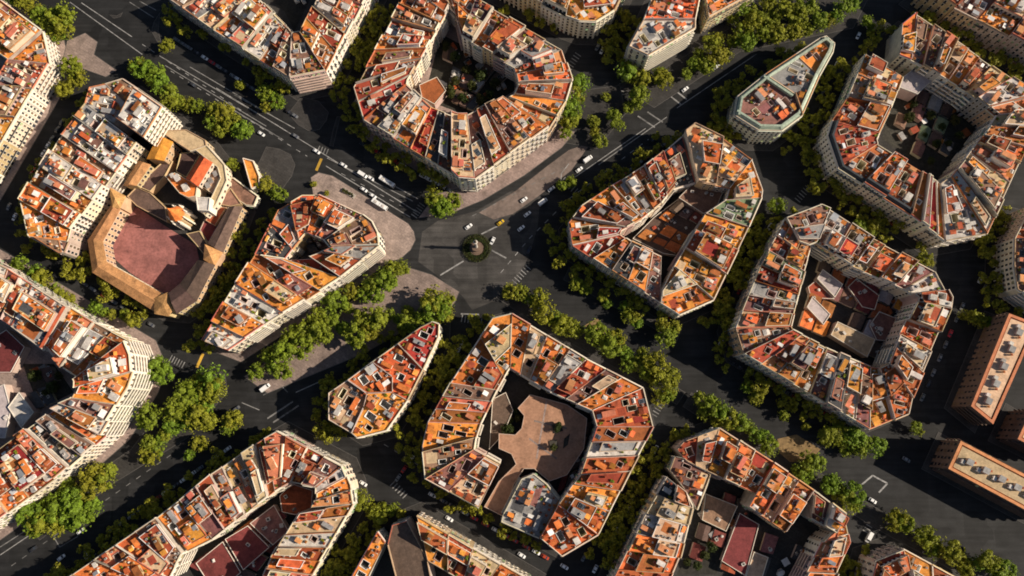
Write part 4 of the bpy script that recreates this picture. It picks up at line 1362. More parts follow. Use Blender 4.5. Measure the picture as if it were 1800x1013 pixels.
for nm, pts in (('court_yard', [(745, 175), (775, 60), (900, 125), (905, 160), (825, 205)]), ('court_garden', [(1575, 130), (1710, 180), (1720, 230), (1655, 315), (1550, 245)]), ('court_garden', [(1230, 920), (1270, 935), (1260, 1010), (1190, 1010)]), ('court_garden', [(40, 640), (95, 640), (130, 690), (70, 720)]), ('court_garden', [(450, -20), (500, 20), (518, 55), (540, 10), (560, -30)])):
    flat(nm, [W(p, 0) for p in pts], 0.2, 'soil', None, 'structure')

# ------------------------------------------------------------------ pavements round the blocks, plazas, bulbs
LITP = {'the rounded wedge block', 'the great court block', 'the striped curved corner block', 'the tan banded corner block'}  # blocks given the sunlit paving colour; the others get the shade-dark one
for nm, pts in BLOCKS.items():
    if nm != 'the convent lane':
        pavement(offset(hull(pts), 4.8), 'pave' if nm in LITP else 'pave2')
pavement(offset(hull(CVPTS), 4.0), 'pave2', z=0.145)
for P in SL:
    pavement(offset(P, 3.5), 'pave2')


def gp(pts, z=0.0):
    return [W(p, z) for p in pts]


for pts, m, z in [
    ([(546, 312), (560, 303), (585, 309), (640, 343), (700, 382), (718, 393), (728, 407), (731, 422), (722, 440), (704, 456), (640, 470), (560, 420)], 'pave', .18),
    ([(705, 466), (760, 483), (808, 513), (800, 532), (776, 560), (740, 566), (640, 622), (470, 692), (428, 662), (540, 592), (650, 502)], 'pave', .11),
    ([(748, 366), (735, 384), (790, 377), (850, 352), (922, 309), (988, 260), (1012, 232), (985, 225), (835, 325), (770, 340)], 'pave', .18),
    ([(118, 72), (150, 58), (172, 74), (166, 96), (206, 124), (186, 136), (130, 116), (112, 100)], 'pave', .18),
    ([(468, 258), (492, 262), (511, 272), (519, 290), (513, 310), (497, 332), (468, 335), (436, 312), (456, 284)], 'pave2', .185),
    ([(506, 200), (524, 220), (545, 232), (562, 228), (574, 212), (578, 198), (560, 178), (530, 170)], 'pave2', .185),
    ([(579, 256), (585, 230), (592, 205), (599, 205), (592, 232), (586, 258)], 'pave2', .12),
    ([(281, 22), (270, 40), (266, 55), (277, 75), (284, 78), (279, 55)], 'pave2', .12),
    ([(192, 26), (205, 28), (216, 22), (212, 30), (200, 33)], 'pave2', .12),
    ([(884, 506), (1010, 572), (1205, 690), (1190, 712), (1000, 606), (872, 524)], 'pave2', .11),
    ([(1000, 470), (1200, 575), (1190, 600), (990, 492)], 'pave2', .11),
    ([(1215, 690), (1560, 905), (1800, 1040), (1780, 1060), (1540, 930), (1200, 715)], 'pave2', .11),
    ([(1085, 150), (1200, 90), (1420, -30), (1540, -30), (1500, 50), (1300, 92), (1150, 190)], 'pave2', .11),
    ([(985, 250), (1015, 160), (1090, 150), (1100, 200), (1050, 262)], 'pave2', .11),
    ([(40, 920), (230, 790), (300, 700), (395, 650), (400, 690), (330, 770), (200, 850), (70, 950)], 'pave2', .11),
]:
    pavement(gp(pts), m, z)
flat('bare_earth', gp([(1366, 772), (1400, 764), (1442, 790), (1424, 812), (1388, 812), (1370, 796)]), .16, 'dirt', None, 'structure')
flat('bare_earth', gp([(1028, 572), (1050, 560), (1066, 582), (1050, 602)]), .16, 'dirt', None, 'structure')
flat('junction', gp([(742, 408), (770, 388), (835, 372), (900, 335), (950, 345), (945, 400), (930, 450), (905, 500), (868, 530), (830, 545), (812, 520), (770, 486), (735, 460)]), .0042, 'asphalt_lit', None, 'structure')  # sunlit patch of the roundabout, painted by a lighter sheet
M['brownroad'] = mat('bus_lane_sunlit', (0.15, 0.115, 0.10), var=0.4, scale=0.08, hue=0.0, fine=(2.0, 0.15), stain=0.3)  # brown lane paving, brightened to paint a sun streak
flat('bus_lane_sunlit', gp([(842, 374), (905, 337), (962, 292), (1000, 264), (1040, 250), (1004, 300), (945, 346), (902, 376), (868, 386)]), .005, 'brownroad', None, 'structure')

# painted markings
NL = [0]


def mark(pts, w=0.32, m='paint', dash=None):
    NL[0] += 1
    z = 0.009 + 0.0004 * (NL[0] % 8)
    P = [W(p, 0).xy for p in pts]
    b = MB()
    for i in range(len(P) - 1):
        a, c = Vector(P[i]), Vector(P[i + 1])
        L = (c - a).length
        d = (c - a) / L
        n = Vector((-d.y, d.x)) * w / 2
        t = 0.0
        while t < L:
            s, e = a + d * t, a + d * min(L, t + (dash[0] if dash else L))
            b.add([(s.x - n.x, s.y - n.y, z), (e.x - n.x, e.y - n.y, z), (e.x + n.x, e.y + n.y, z), (s.x + n.x, s.y + n.y, z)], [(0, 1, 2, 3)], 0)
            t += sum(dash) if dash else L + 1
    b.build('road_marking', m, ground, 'stuff' if dash else None)


for pts in [[(123, 4), (250, 96)], [(143, 5), (232, 65)], [(228, 4), (270, 31)], [(245, 2), (274, 18)], [(283, 100), (490, 222)], [(290, 115), (468, 222)], [(334, 118), (479, 204)],
            [(380, 155), (548, 258), (733, 373)], [(412, 167), (518, 226)], [(405, 190), (498, 246)], [(575, 278), (726, 354)], [(573, 292), (721, 382)], [(684, 322), (735, 350)],
            [(1010, 312), (1135, 226)], [(1052, 290), (1172, 206)], [(985, 332), (987, 305), (1000, 288)], [(180, 835), (250, 785)], [(190, 850), (246, 806)], [(0, 976), (52, 941)], [(0, 962), (42, 935)],
            [(95, 945), (105, 962), (137, 943)], [(425, 708), (456, 721)], [(480, 664), (506, 690)], [(1190, 190), (1330, 95)], [(520, 690), (560, 672)]]:
    mark(pts, 0.5)
for pts in [[(300, 125), (540, 275)], [(250, 78), (440, 205)], [(600, 305), (716, 368)], [(830, 380), (1000, 290)], [(20, 995), (300, 800)], [(880, 480), (930, 420), (1000, 350), (1140, 245)], [(640, 760), (780, 845)]]:
    mark(pts, 0.4, dash=(3, 4))
for pts in [[(774, 484), (815, 459)], [(862, 439), (890, 454)], [(846, 412), (874, 398)], [(1121, 204), (1151, 224)], [(1138, 197), (1165, 215)], [(1172, 164), (1197, 184)], [(1188, 160), (1207, 175)], [(470, 736), (515, 706)], [(480, 743), (525, 713)], [(810, 552), (842, 553)], [(1515, 852), (1534, 836), (1560, 850), (1545, 866)]]:
    mark(pts, 0.9)
for pts in [[(565, 279), (556, 300)], [(158, 985), (144, 1014)], [(357, 622), (346, 646)]]:
    mark(pts, 1.7, 'yellow')
for (a, c, e) in [((150, 962), (172, 985), 7), ((728, 380), (742, 360), 6), ((1098, 138), (1090, 165), 6), ((1230, 690), (1215, 720), 7), ((1540, 905), (1522, 935), 7), ((812, 560), (846, 566), 7), ((905, 496), (928, 470), 7), ((990, 316), (1012, 336), 6), ((452, 662), (468, 692), 7), ((575, 268), (560, 262), 4), ((1000, 120), (1016, 96), 6), ((690, 850), (712, 872), 6), ((1150, 730), (1168, 700), 7), ((300, 630), (322, 642), 6), ((1420, 330), (1402, 352), 6)]:
    for k in range(e):
        p = (a[0] + (c[0] - a[0]) * k / (e - 1), a[1] + (c[1] - a[1]) * k / (e - 1))
        dx, dy = c[1] - a[1], -(c[0] - a[0])
        l = math.hypot(dx, dy)
        mark([(p[0] - dx / l * 6, p[1] - dy / l * 6), (p[0] + dx / l * 6, p[1] + dy / l * 6)], 0.5)


# ------------------------------------------------------------------ monument on the roundabout
mc = W((838, 437), 0)
mon = empty('monument', (mc.x, mc.y, 0))
tag(mon, 'round garden monument with tall column and bronze figure on the roundabout', 'monument')
o = (mc.x, mc.y, 0)


def ring(name, prof, m, seg=32, smooth=False):
    b = MB(o)
    b.lathe((mc.x, mc.y), prof, seg, 0)
    return b.build(name, m, mon, smooth=smooth)


ring('kerb', [(9.4, 0), (9.4, .22), (9.1, .22), (9.1, .2)], 'pave2')
ring('soil', [(9.05, 0), (9.05, .19)], 'soil')
ring('step', [(4.4, .2), (4.4, .8), (3.6, .8), (3.6, 1.3), (3.0, 1.3)], 'brick', 16)
ring('pedestal', [(2.6, 1.3), (2.6, 4.4), (3.0, 4.5), (3.0, 4.9), (1.6, 5.0)], 'brick', 8)
ring('column', [(1.0, 5.0), (.9, 6), (.8, 16.4), (1.2, 17.2), (1.3, 17.8), (.7, 17.8)], 'stone', 16, True)
ring('statue', [(.75, 17.8), (.7, 18.4), (.5, 19.2), (.62, 19.9), (.6, 20.3), (.22, 20.5), (.2, 20.6), (.3, 20.8), (.28, 21.05), (.1, 21.2)], 'bronze', 10, True)


def leaves(b, r, c, R, n, size, squash=.8):
    for _ in range(n):
        v = Vector((r.gauss(0, 1), r.gauss(0, 1), r.gauss(0, 1))).normalized()
        rad = R * (0.55 + 0.45 * r.random() ** .5)
        p = Vector(c) + Vector((v.x * rad, v.y * rad, v.z * rad * squash))
        nr = (v + Vector((r.uniform(-.7, .7), r.uniform(-.7, .7), r.uniform(-.2, .9)))).normalized()
        u = nr.orthogonal().normalized()
        u = (Matrix.Rotation(r.uniform(0, 6.28), 3, nr) @ u)
        w = nr.cross(u)
        s = size * r.uniform(.6, 1.2)
        b.add([p - u * s, p + w * s * .6, p + u * s, p - w * s * .6], [(0, 1, 2, 3)], 0)


for R0, h in ((8.3, 1.0), (7.3, .5), (6.3, .9), (5.2, .7)):
    b = MB(o)
    r = random.Random(int(R0 * 10))
    for k in range(36):
        a = k * 2 * math.pi / 36
        leaves(b, r, (mc.x + R0 * math.cos(a), mc.y + R0 * math.sin(a), h + .2), .75, 34, .3)
    b.build('hedge', 'leafdark', mon, 'stuff')


# ------------------------------------------------------------------ trees
def crown_mesh(seed, R, lumps, n, m='leaf', size=.55):
    r = random.Random(seed)
    b = MB()
    sx = r.uniform(.75, 1.2)
    for k in range(lumps):
        a = r.uniform(0, 6.28)
        q = R * (r.random() ** .55) * .85
        z = 5.0 + r.uniform(0, 5.2) * (1 - .55 * q / R)
        lr = r.choice([.7, .9, 1.1, 1.3, 1.6])
        leaves(b, r, (q * math.cos(a) * sx, q * math.sin(a), z), lr, int(n * lr * lr / 1.9), size, r.uniform(.6, 1.0))
    for k in range(150):
        a = r.uniform(0, 6.28)
        q = R * r.uniform(.3, 1.08)
        leaves(b, r, (q * math.cos(a) * sx, q * math.sin(a), r.uniform(4.2, 8.6)), .5, 3, size * .9)
    me = bpy.data.meshes.new('crown')
    me.from_pydata(b.v, [], b.f)
    me.materials.append(M[m])
    me.update()
    return me


def trunk_mesh(seed):
    r = random.Random(seed)
    b = MB()
    b.lathe((0, 0), [(.32, 0), (.24, 1.5), (.2, 4.2), (.1, 6.0)], 7, 0)
    for k in range(5):
        a = k * 1.26 + r.uniform(-.3, .3)
        l = r.uniform(1.6, 2.8)
        p0, p1 = Vector((0, 0, 3.4 + .2 * k)), Vector((l * math.cos(a), l * math.sin(a), 6.0 + r.uniform(0, 1.2)))
        d = (p1 - p0).normalized(); u = d.orthogonal().normalized(); w = d.cross(u)
        vs = []
        for p, rr in ((p0, .12), (p1, .04)):
            vs += [p + (u * math.cos(t) + w * math.sin(t)) * rr for t in (0, 2.09, 4.19)]
        b.add(vs, [(0, 1, 4, 3), (1, 2, 5, 4), (2, 0, 3, 5)], 0)
    me = bpy.data.meshes.new('trunk')
    me.from_pydata(b.v, [], b.f)
    me.materials.append(M['bark'])
    me.update()
    return me


CROWNS = [crown_mesh(s, 5.2, r_, 190) for s, r_ in enumerate((22, 16, 26, 19, 24, 14, 21, 18, 25, 17))]
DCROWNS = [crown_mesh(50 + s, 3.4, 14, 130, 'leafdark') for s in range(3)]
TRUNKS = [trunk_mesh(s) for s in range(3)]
RT = random.Random(99)


hp = W((613, 340), .18)
hd = empty('plaza_hedge', (hp.x, hp.y, .18))
tag(hd, 'long dark clipped hedge in a stone planter on the pink plaza', 'hedge')
hang = math.atan2((W((640, 356), 0) - W((586, 324), 0)).y, (W((640, 356), 0) - W((586, 324), 0)).x)
hd.rotation_euler = (0, 0, hang)
b = MB()
b.box((0, 0), X, 4.6, 1.3, 0, .5, 0)
b.build('planter', 'stone', hd)
b = MB()
r = random.Random(5)
for k in range(40):
    leaves(b, r, (r.uniform(-4.2, 4.2), r.uniform(-.9, .9), r.uniform(.6, 1.1)), .6, 24, .3)
b.build('foliage', 'leafdark', hd, 'stuff')


def tree(px, label, group, s=1.0, dark=False, z=0.1):
    p = W(px, 7.0)
    t = empty('street_tree', (p.x, p.y, z))
    tag(t, label, 'tree', group)
    s *= RT.choice([.75, .9, 1.0, 1.1, 1.25, 1.4])
    rz = RT.uniform(0, 6.28)
    place(RT.choice(TRUNKS), 'trunk', t, (0, 0, 0), rz, (s, s, s * 1.0))
    place(RT.choice(DCROWNS if dark else CROWNS), 'crown', t, (0, 0, 0), rz, (s, s, s * RT.uniform(.9, 1.15)))


TREES = [
    ('round green tree beside the tan banded corner block', 'trees by the tan banded block', 1.1, [(72, 28), (58, 14), (95, 42), (112, 58), (114, 36), (40, 4), (18, -6), (90, 20), (128, 122), (136, 140), (112, 158), (128, 135), (100, 60)]),
    ('lit green tree in the row between convent row and marked avenue', 'avenue trees by the convent', 1.0, [(250, 122), (264, 136), (282, 150), (298, 162), (312, 176), (328, 182), (346, 186), (240, 115), (275, 132), (300, 180), (376, 194), (394, 202), (408, 218), (426, 230), (374, 214), (388, 228)]),
    ('small lit tree standing alone on the far side of the marked avenue', 'lone avenue trees', .7, [(292, 80), (474, 164), (487, 178), (466, 186), (464, 162), (419, 146)]),
    ('lit tree beside the small orange-roofed lodge', 'lodge trees', .85, [(409, 288), (475, 332), (490, 342), (464, 322)]),
    ('small round dark tree on the pink plaza near the yellow stripe', 'plaza trees', .5, [(548, 320), (571, 336)]),
    ('lit tree at the blunt corner of the great court block by the roundabout', 'roundabout corner trees', .95, [(764, 350), (780, 358), (796, 352), (774, 368), (792, 366)]),
    ('lit tree along the tree-side chamfer of the great court block', 'chamfer trees', 1.05, [(1004, 190), (999, 214), (1012, 170), (994, 232), (1020, 150), (1006, 204)]),
    ('green tree on the boulevard island near the great court block', 'boulevard island trees', .95, [(1046, 230), (1056, 246), (1044, 212), (1080, 202), (1086, 218), (1120, 180), (1106, 186), (1124, 170)]),
    ('yellowish tree on the boulevard island near the great court block', 'yellow island trees', .75, [(1066, 166)]),
    ('green tree at the foot of the narrow row', 'trees by the narrow row', .95, [(1108, 134), (1126, 138), (1100, 126), (1164, 140), (1160, 126), (1172, 132)]),
    ('green tree in the boulevard grove beside the mint flatiron', 'upper boulevard grove', 1.0, [(1220, 112), (1230, 92), (1250, 80), (1266, 64), (1290, 72), (1306, 52), (1290, 32), (1320, 44), (1340, 28), (1360, 32), (1380, 18), (1402, 30), (1416, 8), (1440, 40), (1456, 34), (1472, 28), (1240, 116), (1276, 96), (1310, 76), (1340, 60), (1396, 56), (1430, 14), (1480, 14), (1500, 8), (1324, 20), (1366, 60), (1420, 50), (1208, 128), (1260, 100), (1300, 10), (1350, 5)]),
    ('small tree at the upper corner of the black mansard block', 'mansard corner trees', .8, [(1526, 34), (1536, 44)]),
    ('small lit tree in the roadway by the boulevard corner of the beige corner block', 'boulevard corner tree', .7, [(988, 324), (1004, 318)]),
    ('lit tree in the dense boulevard row between the two wedge blocks', 'wedge boulevard trees', 1.05, [(692, 474), (680, 492), (656, 500), (640, 520), (620, 512), (610, 540), (590, 532), (580, 560), (560, 560), (546, 586), (520, 580), (532, 610), (500, 622), (480, 640), (470, 624), (496, 652), (450, 654), (600, 576), (640, 560), (662, 560), (684, 552), (702, 562), (716, 546), (720, 572), (740, 560), (568, 588), (514, 600), (660, 520), (628, 590), (652, 580)]),
    ('lit tree on the pale paved wedge beside the roundabout', 'paved wedge trees', 1.1, [(776, 540), (786, 524), (766, 546), (760, 528), (780, 552), (708, 470)]),
    ('lit tree in the grove before the striped curved corner', 'striped corner grove', 1.1, [(286, 656), (276, 648), (350, 670), (376, 664), (382, 686), (346, 690), (334, 712), (310, 720), (360, 714), (322, 740), (302, 750), (290, 762), (276, 790), (262, 780), (250, 742), (266, 730), (282, 772), (330, 690), (368, 690), (350, 735), (262, 800)]),
    ('dark shaded tree across the roadway from the striped corner grove', 'shaded boulevard trees', .9, [(402, 752), (366, 742), (410, 738), (330, 800), (350, 780)]),
    ('lit tree in the dense clump under the boulevard facade of the striped corner block', 'dense boulevard clump', 1.1, [(110, 870), (130, 880), (150, 870), (160, 890), (90, 900), (76, 912), (100, 922), (60, 932), (136, 910), (120, 850), (170, 842), (186, 836), (150, 842), (106, 892), (85, 885), (60, 905), (150, 905)]),
    ('lit tree between the convent and the striped corner block', 'convent side trees', 1.0, [(62, 480), (76, 492), (94, 506), (104, 520), (116, 528), (124, 542), (24, 466), (34, 462), (140, 552)]),
    ('small half-shaded tree under the convent cloister wall', 'cloister wall trees', .7, [(166, 540), (192, 552), (215, 552), (236, 562), (180, 548)]),
    ('lit tree in the promenade row beside the brown patio block', 'promenade trees by the brown patio block', 1.05, [(898, 512), (914, 514), (930, 526), (946, 538), (956, 548), (976, 560), (986, 572), (1000, 576), (1016, 582), (950, 522), (1062, 600), (1074, 606), (1082, 594), (1046, 586), (1100, 622), (1120, 640), (1136, 652), (1150, 666), (1166, 676), (1182, 660), (1172, 692), (1130, 624), (1152, 640), (1106, 640), (1160, 700)]),
    ('half-shaded tree in the promenade row under the beige corner block', 'promenade trees by the beige corner block', .85, [(1060, 520), (1068, 532), (1100, 540), (1106, 556), (1166, 574), (1170, 592), (1186, 574), (1012, 498), (1030, 506), (1120, 566)]),
    ('lit tree in the promenade row beside the open court block', 'promenade trees by the open court block', 1.0, [(1232, 704), (1250, 714), (1266, 722), (1282, 736), (1300, 742), (1320, 752), (1346, 770), (1352, 786), (1240, 726), (1262, 740), (1330, 766), (1420, 810), (1406, 826), (1432, 816), (1416, 836), (1460, 850), (1470, 866), (1490, 882), (1500, 868), (1480, 862), (1506, 890)]),
    ('small tree in the shaded roadway across from the open court block', 'shaded promenade trees', .7, [(1314, 680), (1330, 700), (1380, 730), (1420, 750)]),
    ('lit tree under the promenade side of the pale sheds block', 'trees by the pale sheds block', .95, [(1454, 768), (1480, 776), (1500, 770), (1522, 782), (1542, 786), (1490, 792), (1470, 760), (1512, 790)]),
    ('lit tree in the row beside the lower crossing block', 'lower crossing trees', .95, [(1576, 914), (1626, 944), (1638, 952), (1652, 962), (1670, 970), (1690, 976), (1702, 992), (1720, 990), (1736, 986), (1752, 1002), (1772, 1002), (1700, 1004), (1640, 970), (1590, 920)]),
    ('small street tree by the black mansard block and the pale sheds block', 'narrow street trees', .7, [(1642, 460), (1628, 454), (1366, 362), (1512, 396), (1534, 404), (1340, 380)]),
    ('lime green clipped tree beside the long slab flats', 'slab flats trees', .7, [(1698, 552), (1712, 558), (1728, 564), (1744, 566), (1622, 760), (1612, 752)]),
    ('lit tree at the corner between the small almond wedge and the long dark roof', 'corner trees by the long dark roof', .85, [(638, 880), (652, 900), (672, 894), (690, 896), (664, 904)]),
]
for lab, grp, s, pts in TREES:
    for p in pts:
        tree(p, lab, grp, s)
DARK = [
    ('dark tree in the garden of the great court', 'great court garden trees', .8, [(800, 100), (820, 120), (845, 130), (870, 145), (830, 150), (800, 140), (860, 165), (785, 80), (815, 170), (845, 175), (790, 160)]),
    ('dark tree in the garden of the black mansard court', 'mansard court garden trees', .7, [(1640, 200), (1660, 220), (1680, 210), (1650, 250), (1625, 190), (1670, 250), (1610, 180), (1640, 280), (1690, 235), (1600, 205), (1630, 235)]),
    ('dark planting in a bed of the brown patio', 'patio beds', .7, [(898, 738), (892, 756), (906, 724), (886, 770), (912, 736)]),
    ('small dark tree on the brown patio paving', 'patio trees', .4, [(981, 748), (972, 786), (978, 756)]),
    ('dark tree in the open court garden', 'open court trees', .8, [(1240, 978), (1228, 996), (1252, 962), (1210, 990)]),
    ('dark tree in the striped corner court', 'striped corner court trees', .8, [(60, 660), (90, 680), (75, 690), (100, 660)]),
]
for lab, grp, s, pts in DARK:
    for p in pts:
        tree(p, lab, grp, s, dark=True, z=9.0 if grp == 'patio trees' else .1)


# shaded street tree rows along every pavement (far too many to count: one mass of foliage)
HULLS = [offset(hull(p), 0) for k_, p in BLOCKS.items() if k_ != 'the convent lane'] + [offset(hull(CVPTS), 0)]


def shaded(x, y, z):
    h = Vector((SUN_DIR.x, SUN_DIR.y)).length
    for t in range(2, 40, 2):
        zz = z + t * SUN_DIR.z / h
        if zz > 21:
            return False
        q = (x + SUN_DIR.x / h * t, y + SUN_DIR.y / h * t)
        if any(inside(q, H_) for H_ in HULLS):
            return True
    return False


rt = random.Random(12)
bl, bk = MB(), MB()
NT = 0
for Hh_ in HULLS:
    for off in (3.6, 9.5):
        path = offset(Hh_, off)
        for i in range(len(path)):
            a, c = path[i], path[(i + 1) % len(path)]
            L = (c - a).length
            t = rt.uniform(1, 6)
            while t < L - 1:
                p = a.lerp(c, t / L) + Vector((rt.uniform(-.8, .8), rt.uniform(-.8, .8)))
                t += rt.uniform(6.0, 9.5)
                if any(inside(p, q) or edge_dist(p, q) < 2.2 for q in HULLS) or rt.random() < (.06 if off < 5 else .3):
                    continue
                if not shaded(p.x, p.y, 7.0) or abs(p.x) > 360 or p.y < -130 or p.y > 260:
                    continue
                NT += 1
                sc = rt.uniform(.85, 1.4)
                bk.lathe((p.x, p.y), [(.26 * sc, .1), (.18 * sc, 4.0 * sc), (.06, 6.6 * sc)], 5, 0)
                for k in range(9):
                    aa, q_ = rt.uniform(0, 6.28), 3.0 * sc * rt.random() ** .6
                    lr = rt.uniform(.9, 1.8) * sc
                    leaves(bl, rt, (p.x + q_ * math.cos(aa), p.y + q_ * math.sin(aa), (4.8 + rt.uniform(0, 3.4)) * sc), lr, int(22 * lr), .75, .8)
rows = bl.build('street_tree_rows', 'leaf', None, 'stuff')
tag(rows, 'rows of shaded plane trees lining the dark narrow streets', 'trees')
tr_ = bk.build('trunks', 'bark', rows, 'stuff')

# small sheds, skylights and walls cluttering the larger courts
rc = random.Random(31)
for pts, n_, lab in [([(780, 70), (895, 128), (900, 158), (828, 198), (770, 172)], 34, 'small shed or roof unit in the dark great court yard'),
                     ([(1590, 140), (1700, 190), (1710, 226), (1655, 305), (1565, 245)], 34, 'small shed or roof unit in the dark black mansard court'),
                     ([(1110, 415), (1190, 360), (1230, 380), (1190, 445)], 0, ''),
                     ([(1240, 860), (1310, 890), (1275, 985), (1200, 960)], 14, 'small shed or roof unit in the open court'),
                     ([(1340, 935), (1430, 960), (1410, 1010), (1330, 1010)], 10, 'small unit in the shaded yard beside the long deep red shed'),
                     ([(30, 660), (90, 640), (120, 700), (60, 720)], 10, 'small shed or roof unit in the striped corner court'),
                     ([(450, -20), (510, 40), (540, 10), (555, -30)], 8, 'small shed or roof unit in the grey-fronted block court'),
                     ([(1440, 450), (1600, 530), (1540, 640), (1410, 560)], 22, 'small roof unit between the pale courtyard sheds'),
                     ([(380, 985), (480, 900), (510, 920), (430, 1010)], 10, 'small roof unit among the red court sheds')]:
    P = ccw(gp(pts))
    xs, ys = [p.x for p in P], [p.y for p in P]
    for k in range(n_):
        p = Vector((rc.uniform(min(xs), max(xs)), rc.uniform(min(ys), max(ys))))
        if not inside(p, P):
            continue
        key = rc.choice(['shed_rust', 'lean_grey', 'skylight', 'stair_grey', 'lean_tile', 'skylight_w', 'stair_rust', 'awning', 'tank'])
        o_ = place(U[key], {'shed': 'garden_shed', 'lean': 'lean_to', 'skylight': 'skylight', 'stair': 'garden_shed', 'awning': 'awning', 'tank': 'water_tank'}[key.split('_')[0]], None, (p.x, p.y, .2), rc.choice([.55, 2.1]) + rc.uniform(-.08, .08), (rc.uniform(1.5, 5), rc.uniform(1.5, 5), rc.uniform(1.6, 3.4)))
        tag(o_, lab, 'shed', lab + 's')

# ------------------------------------------------------------------ vehicles
def car_mesh(body, L=4.3, Wd=1.75, Hh=1.45, van=False):
    b = MB()
    hw, hl = Wd / 2, L / 2
    def loft(secs, mi):
        vs = []
        for x, w, z0, z1 in secs:
            vs += [(x, -w, z0), (x, w, z0), (x, w, z1), (x, -w, z1)]
        k = len(secs)
        fs = [(0, 3, 2, 1), tuple((k - 1) * 4 + i for i in range(4))]
        for i in range(k - 1):
            for j in range(4):
                fs.append((i * 4 + j, i * 4 + (j + 1) % 4, (i + 1) * 4 + (j + 1) % 4, (i + 1) * 4 + j))
        b.add(vs, fs, mi)
    if van:
        loft([(-hl, hw * .92, .35, Hh - .1), (-hl + .15, hw, .3, Hh), (hl - 1.5, hw, .3, Hh), (hl - .7, hw * .96, .3, Hh * .62), (hl, hw * .85, .35, Hh * .45)], 0)
        loft([(hl - 1.42, hw * .93, Hh * .62, Hh * .985), (hl - .74, hw * .9, Hh * .6, Hh * .645)], 1)
    else:
        loft([(-hl, hw * .85, .4, .8), (-hl + .25, hw * .97, .28, .92), (-.3, hw, .26, .95), (hl - .9, hw * .97, .27, .86), (hl, hw * .8, .38, .66)], 0)
        loft([(-hl + .45, hw * .86, .88, .95), (-hl + 1.0, hw * .78, .9, Hh - .06), (.35, hw * .78, .9, Hh - .06), (1.15, hw * .88, .86, .92)], 1)
        loft([(-hl + .95, hw * .74, Hh - .1, Hh - .03), (-.4, hw * .76, Hh - .1, Hh), (.38, hw * .74, Hh - .1, Hh - .04)], 0)
    for x in (-hl * .62, hl * .62):
        for y in (-hw * .92, hw * .92):
            vs = []
            for s in (-.1, .1):
                for t in range(8):
                    a = t * math.pi / 4
                    vs.append((x + .31 * math.cos(a), y + s, .31 + .31 * math.sin(a)))
            b.add(vs, [tuple(range(7, -1, -1)), tuple(range(8, 16))] + [(t, (t + 1) % 8, 8 + (t + 1) % 8, 8 + t) for t in range(8)], 2)
    me = bpy.data.meshes.new('car')
    me.from_pydata(b.v, [], b.f)
    for m in (body, 'glass', 'tyre'):
        me.materials.append(M[m])
    me.polygons.foreach_set('material_index', b.m)
    me.update()
    return me


CARM = {k: car_mesh('car' + k) for k in ('white', 'grey', 'dark', 'red')}
CARM['taxi'] = car_mesh('caryellow')
VAN = car_mesh('carwhite', 5.6, 2.0, 2.4, True)
AV = (0.85, 0.53)   # avenue direction in the photo
BO = (0.8, -0.6)    # boulevard
SS = (-0.45, 0.89)  # side streets


def heading(px, d):
    a, c = W(px, 0), W((px[0] + d[0] * 10, px[1] + d[1] * 10), 0)
    return math.atan2(c.y - a.y, c.x - a.x)


def car(px, kind, d, label, group, name='car', s=1.12):
    p = W(px, 0)
    me = VAN if kind == 'van' else CARM[kind]
    o = place(me, 'van' if kind == 'van' else name, None, (p.x, p.y, .012), heading(px, d), (s, s, s))
    tag(o, label, 'van' if kind == 'van' else 'car', group)


